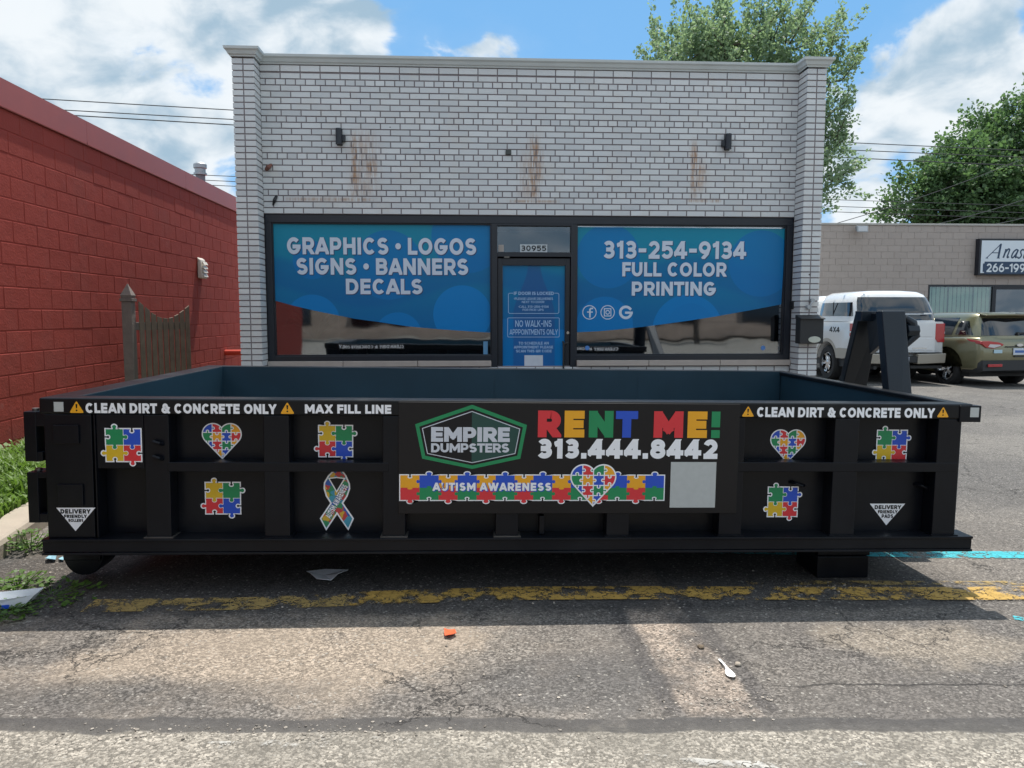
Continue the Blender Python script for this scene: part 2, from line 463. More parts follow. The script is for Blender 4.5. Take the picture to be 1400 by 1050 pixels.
m_redpaint = M('glossy_red_pipe', (.55, .06, .035), .4, var=.2)
m_cable = M('cable', (.03, .032, .036), .7)
m_bark = M('bark', (.09, .07, .055), .95, var=.4, scale=8, bump=.5, bscale=20)
m_curb = M('curb_concrete', (.36, .31, .25), .9, var=.25, scale=5, bump=.25, bscale=60)
m_soil = M('soil', (.15, .115, .08), .95, var=.4, scale=7, bump=.4)
m_chrome = M('chrome', (.62, .63, .65), .18, metal=1.0, var=.05)
m_glassdk = M('tinted_glass', (.006, .008, .012), .06, var=.1, coat=1.0)
m_truck = M('white_car_paint', (.70, .71, .72), .3, var=.03, coat=.8)
m_beige = M('beige_two_tone_paint', (.33, .30, .25), .35, var=.05, coat=.6)
m_plastic = M('black_plastic', (.016, .017, .019), .55, var=.2)
m_lens = M('red_lens', (.42, .012, .02), .15, coat=1.0, var=.1)
m_lensw = M('clear_lens', (.55, .55, .57), .15, coat=1.0)
m_green = M('olive_metallic_paint', (.185, .175, .10), .30, metal=.45, var=.05, coat=1.0)
m_plate = M('plate_white', (.55, .60, .68), .5)
m_platebl = M('plate_blue', (.06, .14, .40), .5)
m_paper = M('white_paper', (.72, .74, .78), .7, var=.08, scale=10)
m_spoon = M('white_plastic', (.80, .80, .78), .35)
m_wrap = M('orange_wrapper', (.75, .13, .05), .4, var=.2, scale=40)
m_bluelit = M('pale_blue_wrapper', (.30, .52, .62), .5, var=.2, scale=30)
m_weed = None

def leaf_mat(name, c, var=.35, tr=.35):
    m, N, b = new_mat(name)
    rnd = N.geo('Random Per Island')
    f = N.m('MULTIPLY_ADD', rnd, 2*var, 1-var)
    col = N.vm('SCALE', c, scale=f)
    hue = N.mix(N.m('MULTIPLY', N.noise(N.obj(), .8, 3), .5), col, (c[0]*1.2, c[1]*1.08, c[2]*.85))
    N.put(b.inputs['Base Color'], hue)
    b.inputs['Roughness'].default_value = .55
    t = N.n('ShaderNodeBsdfTranslucent'); N.put(t.inputs[0], N.mix(.5, hue, (c[0]*1.4, c[1]*1.5, c[2]*.75)))
    mx = N.n('ShaderNodeMixShader'); mx.inputs[0].default_value = tr
    N.t.links.new(b.outputs[0], mx.inputs[1]); N.t.links.new(t.outputs[0], mx.inputs[2])
    N.t.links.new(mx.outputs[0], N.t.nodes['Material Output'].inputs[0])
    return m
m_leafA = leaf_mat('silver_maple_leaf', (.22, .31, .215), .45, .5)
m_leafB = leaf_mat('dark_maple_leaf', (.105, .185, .085), .5, .45)
m_grass = leaf_mat('grass_blade', (.13, .23, .045), .4, .4)
m_weed = leaf_mat('weed_leaf', (.09, .18, .03), .35, .35)
m_plant = leaf_mat('house_plant_leaf', (.22, .34, .20), .5, .2)

# white glazed brick with rust runs (stain shapes are in facade coordinates)
FY = 8.40
BROOT = Vector((0.70, FY, 0))
def brick_paint():
    m, N, b = new_mat('white_painted_brick')
    o = N.obj(); x, y, z = N.xyz(o)
    n = N.noise(o, 3, 6, .6); nf = N.noise(o, 40, 5, .6)
    base = N.mix(N.geo('Random Per Island'), (.56, .575, .585), (.69, .70, .70))
    base = N.mix(N.ss(n, .48, .78), base, (.62, .605, .58))
    base = N.mix(N.m('MULTIPLY', N.ss(nf, .6, .75), .35), base, (.32, .27, .24))
    st = N.n('ShaderNodeCombineXYZ', in_0=N.m('MULTIPLY', x, 42), in_1=N.m('MULTIPLY', y, 42), in_2=N.m('MULTIPLY', z, 4.0)).outputs[0]
    sn = N.noise(st, 1.0, 5, .65)
    xw = N.m('ADD', x, N.m('MULTIPLY', N.m('SUBTRACT', N.noise(o, 9, 5, .7), .5), .13))
    tot = None
    def px(px_, py_):
        p = at(px_, py_, FY)-BROOT; return p.x, p.z
    for (cx, y0, y1, hw, a) in [(484, 168, 285, .055, 1.0), (508, 200, 252, .085, 1.2), (497, 165, 280, .20, .55), (730, 172, 285, .08, 1.0), (722, 195, 282, .13, .6), (738, 190, 262, .05, .8),
                                (950, 182, 282, .05, 1.1), (957, 205, 272, .09, .9), (1032, 220, 240, .03, .8), (432, 258, 275, .10, .5)]:
        x0, z1 = px(cx, y0); _, z0 = px(cx, y1)
        k = N.m('MULTIPLY', N.ss(N.m('ABSOLUTE', N.m('SUBTRACT', xw, x0)), hw*1.25, 0.0), N.m('MULTIPLY', N.ss(z, z0, z0+.18), N.ss(z, z1, z1-.25)))
        k = N.m('MULTIPLY', k, a); tot = k if tot is None else N.m('MAXIMUM', tot, k)
    for (xa, xb, yy, hw) in [(380, 520, 272, .035), (690, 770, 275, .03), (935, 990, 274, .035)]:
        x0, zz = px(xa, yy); x1, _ = px(xb, yy)
        k = N.m('MULTIPLY', N.ss(N.m('ABSOLUTE', N.m('SUBTRACT', x, (x0+x1)/2)), (x1-x0)/2, (x1-x0)/3), N.ss(N.m('ABSOLUTE', N.m('SUBTRACT', z, zz)), hw, .0))
        tot = N.m('MAXIMUM', tot, N.m('MULTIPLY', k, .75))
    rust = N.m('MULTIPLY', tot, N.ss(sn, .34, .60), clamp=True)
    col = N.mix(N.m('MULTIPLY', rust, .85), base, N.mix(N.noise(o, 15, 3), (.22, .075, .02), (.50, .26, .09)))
    chip = N.m('MULTIPLY', N.ss(N.voro(o, 2.3), .035, .022), 1.0)
    col = N.mix(chip, col, (.07, .045, .04))
    N.put(b.inputs['Base Color'], col); b.inputs['Roughness'].default_value = .55
    N.put(b.inputs['Normal'], N.bump(N.m('ADD', N.noise(o, 55, 4), N.m('MULTIPLY', n, 1.5)), .22, .006))
    return m
m_brick = brick_paint()

def block_paint(name, c, c2, var=.10, top=None):
    m, N, b = new_mat(name)
    o = N.obj(); x, y, z = N.xyz(o)
    n = N.noise(o, 1.6, 6, .6)
    col = N.mix(N.geo('Random Per Island'), tuple(k*(1-var) for k in c), tuple(k*(1+var) for k in c))
    col = N.mix(N.m('MULTIPLY', N.ss(n, .45, .75), .55), col, c2)
    st = N.n('ShaderNodeCombineXYZ', in_0=N.m('MULTIPLY', x, 9), in_1=N.m('MULTIPLY', y, 9), in_2=N.m('MULTIPLY', z, .9)).outputs[0]
    col = N.mix(N.m('MULTIPLY', N.ss(N.noise(st, 1, 5, .6), .56, .78), .35), col, tuple(k*.62 for k in c))
    grime = N.m('MULTIPLY', N.ss(N.m('ADD', z, N.m('MULTIPLY', N.m('SUBTRACT', N.noise(o, 4, 5, .65), .5), .7)), .42, .05), .55)
    col = N.mix(grime, col, tuple(k*.5+.03 for k in c))
    chalk = N.m('MULTIPLY', N.ss(N.noise(o, 2.7, 7, .7), .62, .78), .22)
    col = N.mix(chalk, col, (.42, .30, .27))
    N.put(b.inputs['Base Color'], col); b.inputs['Roughness'].default_value = .82; b.inputs['Specular IOR Level'].default_value = .25
    N.put(b.inputs['Normal'], N.bump(N.m('ADD', N.noise(o, 45, 5, .65), N.m('MULTIPLY', N.noise(o, 6, 4), 1.6)), .35, .012))
    return m
m_redblock = block_paint('red_painted_block', (.31, .050, .036), (.27, .062, .048), .035)
m_greyblock = block_paint('taupe_painted_block', (.40, .345, .315), (.37, .32, .29), .03)
m_redjoint = M('red_joint', (.29, .043, .032), .9, spec=.2)
m_redcap = M('red_coping_metal', (.40, .10, .085), .5, var=.12, scale=3)
m_greyjoint = M('taupe_joint', (.37, .32, .29), .9)
m_tan = block_paint('tan_brick_far', (.33, .26, .21), (.27, .21, .17))

def glass_mat(name, tint, refl):
    m, N, b = new_mat(name)
    tr = N.n('ShaderNodeBsdfTransparent'); tr.inputs[0].default_value = (*tint, 1)
    gl = N.n('ShaderNodeBsdfGlossy'); gl.inputs['Roughness'].default_value = .03; gl.inputs[0].default_value = (.86, .92, 1, 1)
    o = N.obj(); N.put(gl.inputs['Normal'], N.bump(N.noise(o, 1.3, 2), .05, .05))
    fr = N.n('ShaderNodeFresnel'); fr.inputs[0].default_value = 1.5
    f = N.m('MULTIPLY_ADD', fr.outputs[0], .8, refl, clamp=True)
    mx = N.n('ShaderNodeMixShader'); N.put(mx.inputs[0], f)
    N.t.links.new(tr.outputs[0], mx.inputs[1]); N.t.links.new(gl.outputs[0], mx.inputs[2])
    N.t.links.new(mx.outputs[0], N.t.nodes['Material Output'].inputs[0])
    return m
m_pane = glass_mat('shop_glass', (.50, .55, .58), .21)

def film_mat(name, circles, off, bottle=None):
    """printed window film: teal to blue with bubbles; circles are (px, py, radius_px, lighter)"""
    m, N, b = new_mat(name)
    o = N.obj(); x, y, z = N.xyz(o)
    g = N.ss(z, 1.15, 2.35)
    nn = N.noise(o, 1.2, 2)
    col = N.mix(g, (.004, .135, .35), (.008, .245, .37))
    dark = N.m('MULTIPLY', N.ss(N.m('ABSOLUTE', N.m('ADD', N.m('SUBTRACT', z, 1.72), N.m('MULTIPLY', N.m('SINE', N.m('MULTIPLY', x, 2.6)), .12))), .22, .10), .5)
    col = N.mix(dark, col, (.004, .105, .33))
    for cx, cy, rp, li in circles:
        c = at(cx, cy, FY)-off; rr = rp*FY/F_PX
        dd = N.vm('LENGTH', N.n('ShaderNodeCombineXYZ', in_0=N.m('SUBTRACT', x, c.x), in_1=N.m('SUBTRACT', z, c.z)).outputs[0])
        k = N.m('MULTIPLY', N.ss(dd, rr, rr-.006), .8)
        col = N.mix(k, col, (.004, .15*li, .40*li))
    if bottle:
        c = at(*bottle, FY)-off
        hw = N.m('MULTIPLY_ADD', N.ss(z, c.z+.10, c.z-.45), .16, .07)
        k = N.m('MULTIPLY', N.ss(N.m('SUBTRACT', N.m('ABSOLUTE', N.m('SUBTRACT', x, c.x)), hw), .012, -.012), .45)
        col = N.mix(k, col, (.03, .06, .22))
    N.put(b.inputs['Base Color'], col); b.inputs['Roughness'].default_value = .3
    b.inputs['Specular IOR Level'].default_value = .25
    return m

# ------------------------------------------------------------------ ground
def asphalt():
    m, N, b = new_mat('worn_asphalt')
    o = N.obj(); x, y, z = N.xyz(o)
    nb = N.noise(o, .55, 6, .6); nm = N.noise(o, 2.6, 6, .62); nf = N.noise(o, 22, 5, .6)
    wob = N.m('MULTIPLY', N.m('SUBTRACT', N.noise(o, 3.5, 5, .65), .5), .22)
    wob2 = N.m('MULTIPLY', N.m('SUBTRACT', N.noise(N.vm('ADD', o, (7, 3, 0)), 2.2, 5, .65), .5), .7)
    yy = N.m('ADD', y, N.m('MULTIPLY_ADD', x, .036, N.m('MULTIPLY', wob, .45)))
    xx = N.m('ADD', x, wob2)
    col = N.mix(N.ss(nb, .35, .68), (.118, .107, .098), (.190, .168, .146))
    # tan dust lying left of the middle and by the right corner
    def blot(cx, cy, rx, ry, lo=1.0):
        q = N.n('ShaderNodeCombineXYZ', in_0=N.m('DIVIDE', N.m('SUBTRACT', x, cx), rx), in_1=N.m('DIVIDE', N.m('SUBTRACT', y, cy), ry)).outputs[0]
        return N.ss(N.m('ADD', N.vm('LENGTH', q), N.m('MULTIPLY', N.m('SUBTRACT', nm, .5), 2.0)), lo, .35)
    col = N.mix(N.m('MULTIPLY', blot(-.75, 3.05, 1.25, .55), .9), col, (.29, .238, .188))
    col = N.mix(N.m('MULTIPLY', blot(1.95, 3.05, .6, .28), .75), col, (.25, .212, .170))
    col = N.mix(N.m('MULTIPLY', blot(-2.25, 3.9, .55, .9), .8), col, (.19, .158, .122))
    col = N.mix(N.m('MULTIPLY', blot(.30, 2.78, .55, .34), .7), col, (.088, .084, .082))
    col = N.mix(N.m('MULTIPLY', blot(-1.2, 2.72, .7, .17), .55), col, (.085, .081, .078))
    # dirt strip running away from the viewer with tar either side
    strip = N.m('SUBTRACT', N.m('ADD', x, N.m('MULTIPLY', wob, .35)), N.m('MULTIPLY_ADD', y, -.02, .93))
    between = N.m('MULTIPLY', N.ss(y, 2.46, 2.56), N.ss(y, 5.2, 3.6))
    col = N.mix(N.m('MULTIPLY', N.m('MULTIPLY', N.ss(N.m('ABSOLUTE', strip), .225, .195), between), .55), col, (.062, .057, .057))
    col = N.mix(N.m('MULTIPLY', N.m('MULTIPLY', N.ss(N.m('ABSOLUTE', strip), .155, .115), between), N.ss(nm, .36, .64)), col, (.30, .245, .20))
    col = N.mix(N.m('MULTIPLY', N.m('MULTIPLY', N.ss(N.m('ADD', y, wob), 3.40, 3.52), N.ss(N.m('ADD', y, wob), 4.9, 4.2)), N.m('MULTIPLY', N.ss(x, 2.7, 2.3), .75)), col, (.046, .044, .044))  # dark asphalt patch round the dumpster, its colour deepened to paint in the shade
    # near lane: older, paler, stonier
    near = N.ss(yy, 2.50, 2.44)
    col = N.mix(near, col, N.mix(N.ss(nm, .35, .7), (.205, .186, .158), (.292, .263, .223)))
    seam = N.m('MULTIPLY', N.ss(N.m('ABSOLUTE', N.m('SUBTRACT', yy, 2.475)), .052, .036), N.ss(nm, .26, .40))
    col = N.mix(N.m('MULTIPLY', seam, .85), col, (.070, .066, .064))
    # far lot
    far = N.ss(y, 4.2, 6.5)
    col = N.mix(N.m('MULTIPLY', far, .7), col, N.mix(N.ss(nb, .35, .7), (.105, .10, .096), (.155, .148, .138)))
    # aggregate
    ow = N.vm('ADD', o, N.vm('SCALE', N.vm('SUBTRACT', N.noise(o, 160, 2, .6, out=1), (.5, .5, .5)), scale=.008))
    vs = N.voro(ow, 120, 'F1', 'Color'); sr = N.xyz(vs)[0]
    vd = N.voro(ow, 120, 'F1', 'Distance')
    gr = N.noise(o, 230, 3, .7)
    tarless = N.m('SUBTRACT', 1.0, N.m('MULTIPLY', seam, .8))
    stony = N.m('MULTIPLY', tarless, N.m('MULTIPLY_ADD', N.ss(nm, .3, .65), .5, .5))
    agg = N.m('MULTIPLY_ADD', N.m('ADD', N.m('SUBTRACT', N.m('POWER', sr, 1.6), .38), N.m('MULTIPLY', N.m('SUBTRACT', gr, .5), 1.1)), 1.25, 1.0)
    gap = N.ss(vd, .62, .95)
    agg = N.m('MULTIPLY', N.m('MAXIMUM', agg, .25), N.m('MULTIPLY_ADD', gap, -.55, 1.0))
    col = N.mix(stony, col, N.vm('SCALE', col, scale=agg))
    ow2 = N.vm('ADD', o, N.vm('SCALE', N.vm('SUBTRACT', N.noise(o, 90, 2, .6, out=1), (.5, .5, .5)), scale=.016))
    vs2 = N.voro(ow2, 66, 'F1', 'Color'); s2 = N.xyz(vs2)[1]
    pale = N.m('MULTIPLY', N.m('MULTIPLY', N.ss(s2, .90, .93), N.ss(N.voro(ow2, 66), .45, .30)), N.m('MULTIPLY', tarless, .6))
    col = N.mix(pale, col, (.40, .375, .335))
    col = N.vm('SCALE', col, scale=N.m('MULTIPLY_ADD', nf, .7, .66))
    # cracks
    cw = N.vm('ADD', o, N.vm('SCALE', N.vm('SUBTRACT', N.noise(o, 5, 5, .7, out=1), (.5, .5, .5)), scale=.34))
    e1 = N.voro(cw, 1.15, 'DISTANCE_TO_EDGE'); e2 = N.voro(cw, 6.5, 'DISTANCE_TO_EDGE')
    c1 = N.m('MULTIPLY', N.ss(e1, .008, .002), N.ss(N.noise(o, .7, 3), .44, .54))
    gator = N.m('ADD', N.ss(N.m('ABSOLUTE', N.m('SUBTRACT', y, 3.75)), .45, .2), N.ss(N.noise(o, .45, 2), .55, .66), clamp=True)
    c2 = N.m('MULTIPLY', N.m('MULTIPLY', N.ss(e2, .022, .006), gator), N.m('MULTIPLY', N.ss(nm, .46, .66), .5))
    crack = N.m('MULTIPLY', N.m('MAXIMUM', c1, c2), N.m('SUBTRACT', 1.0, near))
    # the long crack on the right
    lc = N.m('ABSOLUTE', N.m('SUBTRACT', N.m('ADD', y, N.m('MULTIPLY', wob, .55)), N.m('MULTIPLY_ADD', x, -.02, 2.74)))
    crack = N.m('MAXIMUM', crack, N.m('MULTIPLY', N.ss(lc, .009, .004), N.m('MULTIPLY', N.ss(x, 1.05, 1.3), .9)))
    col = N.mix(N.m('MULTIPLY', crack, .8), col, (.028, .026, .025))
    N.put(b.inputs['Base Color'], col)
    b.inputs['Roughness'].default_value = .88; b.inputs['Specular IOR Level'].default_value = .3
    h = N.m('ADD', N.m('MULTIPLY', N.ss(vd, .75, .1), .55), N.m('ADD', N.m('MULTIPLY', nf, .8), N.m('MULTIPLY', crack, -2.0)))
    h = N.m('ADD', h, N.m('MULTIPLY', pale, .6))
    N.put(b.inputs['Normal'], N.bump(h, .6, .006))
    return m
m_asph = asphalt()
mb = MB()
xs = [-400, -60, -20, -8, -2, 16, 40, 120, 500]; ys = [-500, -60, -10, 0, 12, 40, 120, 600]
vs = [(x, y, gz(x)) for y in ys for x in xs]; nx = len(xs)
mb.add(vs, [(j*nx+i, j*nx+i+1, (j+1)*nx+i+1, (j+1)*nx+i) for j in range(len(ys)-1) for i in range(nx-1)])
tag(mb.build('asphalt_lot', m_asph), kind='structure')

def worn_paint(name, c, keep, sc=9.0):
    m, N, b = new_mat(name)
    o = N.obj()
    n = N.noise(o, sc, 6, .68); cw = N.vm('ADD', o, N.vm('SCALE', N.vm('SUBTRACT', N.noise(o, 6, 4, .7, out=1), (.5, .5, .5)), scale=.25))
    e = N.voro(cw, 9, 'DISTANCE_TO_EDGE')
    a = N.m('MULTIPLY', N.ss(N.m('ADD', n, N.m('MULTIPLY', N.m('SUBTRACT', N.noise(o, 1.1, 3), .5), .35)), keep, keep-.10), N.ss(e, .012, .045))
    a = N.m('MULTIPLY', a, N.ss(N.noise(o, 70, 4, .6), .72, .55))
    a = N.m('MULTIPLY', a, N.m('MULTIPLY_ADD', N.noise(o, 14, 5, .7), .7, .5), clamp=True)
    N.put(b.inputs['Base Color'], N.mix(N.noise(o, 25, 4), tuple(k*.62 for k in c), c)); b.inputs['Roughness'].default_value = .8
    tr = N.n('ShaderNodeBsdfTransparent'); mx = N.n('ShaderNodeMixShader'); N.put(mx.inputs[0], a)
    N.t.links.new(tr.outputs[0], mx.inputs[1]); N.t.links.new(b.outputs[0], mx.inputs[2])
    N.t.links.new(mx.outputs[0], N.t.nodes['Material Output'].inputs[0])
    return m
def line_sheet(name, pts, width, mat, z=.004):
    """painted stripe along pts on the ground, pts are (x, y)"""
    mb = MB(); L = []
    for i, p in enumerate(pts):
        a, b = pts[max(i-1, 0)], pts[min(i+1, len(pts)-1)]
        dx, dy = b[0]-a[0], b[1]-a[1]; l = math.hypot(dx, dy)
        for s in (-1, 1):
            x, y = p[0]-dy/l*s*width/2, p[1]+dx/l*s*width/2
            L.append((x, y, gz(x)+z))
    mb.add(L, [(2*i, 2*i+1, 2*i+3, 2*i+2) for i in range(len(pts)-1)])
    return tag(mb.build(name, mat), kind='structure')
m_yl = worn_paint('worn_yellow_paint', (.58, .36, .08), .57, 6)
m_yl2 = worn_paint('faded_yellow_paint', (.46, .32, .11), .57, 6)
m_cy = worn_paint('cyan_paint', (.05, .52, .60), .66, 5)
m_wl = worn_paint('worn_white_paint', (.55, .53, .49), .47, 6)
g = lambda x, y: (ag(x, y).x, ag(x, y).y)
line_sheet('yellow_line', [g(120, 829), g(330, 826), g(530, 819), g(700, 813)], .16, m_yl2)
line_sheet('yellow_line', [g(480, 820), g(700, 813), g(850, 812), g(1130, 813), g(1340, 813), g(1400, 812), (6.0, g(1400, 812)[1]-.02)], .18, m_yl, z=.008)
line_sheet('yellow_line', [g(1020, 797), g(1330, 798), g(1400, 797.5), (6.0, g(1400, 797.5)[1]-.02)], .06, m_yl2)
line_sheet('cyan_line', [(1.2, 4.40), (2.6, 4.27), (3.3, 4.24), (6.5, 4.20)], .13, m_cy)
line_sheet('cyan_line', [g(1385, 845), (2.7, 3.2), (5.0, 3.2)], .05, m_cy)
line_sheet('white_line', [g(255, 1022), g(380, 1019), g(520, 1014)], .05, m_wl)
line_sheet('white_line', [g(880, 1036), g(990, 1046), g(1100, 1048), g(1300, 1047)], .04, m_wl)

# ------------------------------------------------------------------ brick and block laying
def lay_bricks(mb, O, U, L, z0, z1, course, blen, joint, depth, pattern='run', mi=0, jit=.0, nrm=None, bev=.0, hdr=None):
    """open boxes along U from O, outer face pushed out by depth along nrm"""
    O, U, nrm = Vector(O), Vector(U), Vector(nrm)
    nrow = int(round((z1-z0)/course)); course = (z1-z0)/nrow
    Z = Vector((0, 0, 1))
    for r in range(nrow):
        a, b = z0+r*course+joint/2, z0+(r+1)*course-joint/2
        if pattern == 'stack': cuts = [i*blen for i in range(int(round(L/blen))+1)]
        else:
            bl = blen/2 if (hdr and (nrow-1-r) % 6 == hdr) else blen
            off = (bl/2 if r % 2 else 0)
            cuts = [0]; c = bl-off if off else bl
            while c < L-.03: cuts.append(c); c += bl
            cuts.append(L)
        for i in range(len(cuts)-1):
            s, e = cuts[i]+joint/2, cuts[i+1]-joint/2
            if i == 0 : s = cuts[i]+(joint/2 if pattern == 'stack' and 0 else 0)
            if i == len(cuts)-2: e = cuts[-1]
            if e-s < .01: continue
            dj = depth+rng.uniform(-jit, jit); t1, t2 = rng.uniform(-jit, jit)*.5, rng.uniform(-jit, jit)*.5
            back = [O+U*s+Z*a, O+U*e+Z*a, O+U*e+Z*b, O+U*s+Z*b]
            bv = bev
            ff = [(s+bv, a+bv, t1), (e-bv, a+bv, t1), (e-bv, b-bv, t2), (s+bv, b-bv, t2)]
            front = [O+U*p+Z*q+nrm*(dj+t) for p, q, t in ff]
            if bv:
                mid = [O+U*p+Z*q+nrm*(dj-bv*.7) for p, q in ((s, a), (e, a), (e, b), (s, b))]
                mb.add(back+mid+front, [(8, 9, 10, 11)]+[(i_, (i_+1) % 4, 4+(i_+1) % 4, 4+i_) for i_ in range(4)]+[(4+i_, 4+(i_+1) % 4, 8+(i_+1) % 4, 8+i_) for i_ in range(4)], mi)
            else:
                mb.add(back+front, [(4, 5, 6, 7), (0, 1, 5, 4), (1, 2, 6, 5), (2, 3, 7, 6), (3, 0, 4, 7)], mi)

# ------------------------------------------------------------------ white building
wb = thing('brick_building', 'white painted brick shop with flat parapet, corner piers and blue filmed display windows', 'building', BROOT)
PX0, PX1, PX2, PX3, PY = -2.385, -2.165, 3.585, 3.79, 8.18
ZT = 3.96
J = .009
mb = MB()
mb.box(PX1, PX2, FY+J, FY+.22, 2.425, ZT, 1)                       # backing of the upper wall
mb.box(PX1, PX2, FY+.01+J, FY+.22, -.2, .795, 1)
lay_bricks(mb, (PX1+.002, FY+J, 0), (1, 0, 0), PX2-PX1-.004, 2.425, ZT-.082, .0635, .2065, .0125, J, jit=.0012, nrm=(0, -1, 0), hdr=1)
lay_bricks(mb, (PX1+.002, FY+J, 0), (1, 0, 0), PX2-PX1-.004, ZT-.074, ZT-.005, .069, .2065, .011, J+.004, jit=.001, nrm=(0, -1, 0))
lay_bricks(mb, (PX1+.002, FY+J+.01, 0), (1, 0, 0), PX2-PX1-.004, 0.01, .79, .0686, .2065, .0125, J, jit=.001, nrm=(0, -1, 0))
mb.build('wall', [m_brick, m_mortar], wb, world=True, fixn=False)
for a, b in ((PX0, PX1), (PX2, PX3)):
    mb = MB()
    mb.box(a+J, b-J, PY+J, FY+.22, -.2, ZT-.01, 1)
    lay_bricks(mb, (a, PY+J, 0), (1, 0, 0), b-a, 0, ZT-.01, .0630, (b-a)/2, .013, J, 'stack', nrm=(0, -1, 0), jit=.001)
    lay_bricks(mb, (b-J, PY, 0), (0, 1, 0), .22, 0, ZT-.01, .0630, .22, .013, J, 'stack', nrm=(1, 0, 0), jit=.001)
    lay_bricks(mb, (a+J, PY+.0, 0), (0, 1, 0), .22, 0, ZT-.01, .0630, .22, .013, J, 'stack', nrm=(-1, 0, 0), jit=.001)
    mb.build('pier', [m_brick, m_mortar], wb, world=True, fixn=False)
mb = MB()
mb.box(PX0+.02, PX0+.22, FY+.225, 14, -.2, ZT); mb.box(PX3-.22, PX3-.02, FY+.225, 14, -.2, ZT); mb.box(PX0+.225, PX3-.225, 13.8, 14, -.2, ZT)
mb.build('side_wall', m_brick, wb, world=True)
MB().box(PX0+.23, PX3-.23, FY+.23, 13.78, 3.5, 3.6).build('roof', m_flatroof, wb, world=True)
# coping with a flared moulding, mitred round the piers
prof = [(-.20, ZT), (.012, ZT), (.016, ZT+.014), (.03, ZT+.02), (.045, ZT+.05), (.062, ZT+.064), (.066, ZT+.088), (-.20, ZT+.092)]
path = [(PX0, 14), (PX0, PY), (PX1, PY), (PX1, FY), (PX2, FY), (PX2, PY), (PX3, PY), (PX3, 14)]
def sweep(path, prof):
    mb = MB(); secs = []
    for i, p in enumerate(path):
        def nn(a, b):
            dx, dy = b[0]-a[0], b[1]-a[1]; l = math.hypot(dx, dy); return (dy/l, -dx/l)
        ns = []
        if i > 0: ns.append(nn(path[i-1], p))
        if i < len(path)-1: ns.append(nn(p, path[i+1]))
        if len(ns) == 2: k = 1+ns[0][0]*ns[1][0]+ns[0][1]*ns[1][1]; n_ = ((ns[0][0]+ns[1][0])/k, (ns[0][1]+ns[1][1])/k)
        else: n_ = ns[0]
        secs.append([(p[0]+n_[0]*o, p[1]+n_[1]*o, z) for o, z in prof])
    mb.loft(secs); return mb
mbc = sweep(path, prof)                 # right of travel is outwards
if min(v[1] for v in mbc.v) > PY-.03: mbc = sweep(path[::-1], prof)
mbc.build('coping', m_cornice, wb, world=True)
# storefront frame
Wl = (-2.095, .246); Wr = (1.178, 3.515); Wz = (.912, 2.338); Tr = (.312, 1.114); Tz = (2.035, 2.318)
SY = FY+.015
mb = MB()
fy0, fy1 = SY, SY+.09
mb.box(PX1+.002, PX2-.002, fy0, fy1, Wz[1], 2.42)                   # head
mb.box(PX1+.002, Wl[0], fy0, fy1, .858, Wz[1]); mb.box(Wr[1], PX2-.002, fy0, fy1, .858, Wz[1])
mb.box(Wl[0], Wl[1], fy0, fy1, .858, Wz[0]); mb.box(Wr[0], Wr[1], fy0, fy1, .858, Wz[0])
mb.box(Wl[1], Tr[0], fy0, fy1, .0, Wz[1]); mb.box(Tr[1], Wr[0], fy0, fy1, .0, Wz[1])
mb.box(Tr[0], Tr[1], fy0, fy1, 1.985, Tz[0]); mb.box(Tr[0], Tr[1], fy0+.001, fy1, Tz[1], Wz[1])
mb.build('storefront_frame', m_frame, wb, world=True, bevel=.003)
for a, b in ((PX1+.002, .245), (1.18, PX2-.002)):
    n = 3; k = (b-a)/n
    for i in range(n): MB().box(a+i*k+.003, a+(i+1)*k-.003, FY-.035, FY+.12, .797, .857).build('sill', m_sill, wb, world=True, bevel=.004)
def film_poly(pts): return [((lambda p: (p.x, p.z))(at(a, b, FY))) for a, b in pts]
def window(x0, x1, film_px, circles, lines):
    wn = MB().box(x0-.0, x0+.012, SY+.02, SY+.075, Wz[0], Wz[1]).box(x1-.012, x1, SY+.02, SY+.075, Wz[0], Wz[1]) \
        .box(x0+.012, x1-.012, SY+.02, SY+.075, Wz[0], Wz[0]+.012).box(x0+.012, x1-.012, SY+.02, SY+.075, Wz[1]-.012, Wz[1]).build('display_window', m_frame, wb, world=True)
    MB().box(x0+.012, x1-.012, SY+.045, SY+.051, Wz[0]+.012, Wz[1]-.012).build('glass_pane', m_pane, wn, world=True)
    fp = film_poly(film_px)
    MB().prism(fp, (0, SY+.043, 0), (1, 0, 0), (0, 0, 1), (0, -.0012, 0)).build('window_film', film_mat('printed_film', circles, BROOT), wn, world=True)
    for t, wt, (a, b, c, e) in lines:
        p, q = at(a, e, FY), at(c, b, FY); lb = Words(MB() for _ in t.split(' '))
        for dpt, dx, dz, mi in ((0.0, .009, -.009, 1), (.0022, 0, 0, 0)):
            letters(lb, t, wt, (0, SY+.0405, 0), (1, 0, 0), (0, 0, 1), (0, -1, 0), p.x+dx, q.x+dx, p.z+dz, q.z+dz, mi, gap=.13, depth=dpt)
        lb.build('lettering', [m_letter, m_letsh], wn, world=True)
    return wn
w1 = window(*Wl, [(371, 304), (671, 307), (671.5, 455), (655, 454), (597, 450), (555, 446), (515, 440), (485, 436), (460, 431), (430, 425), (400, 418), (374.5, 411)],
       [(425, 355, 26, 1.15), (426, 440, 37, 1.35), (530, 362, 47, 1.12), (544, 460, 33, 1.3), (632, 430, 40, 1.4), (640, 322, 50, 1.1)],
       [('GRAPHICS \u2022 LOGOS', .235, (391, 325, 651, 347)), ('SIGNS \u2022 BANNERS', .235, (404, 353, 640, 375)), ('DECALS', .235, (472, 381, 577, 402))])
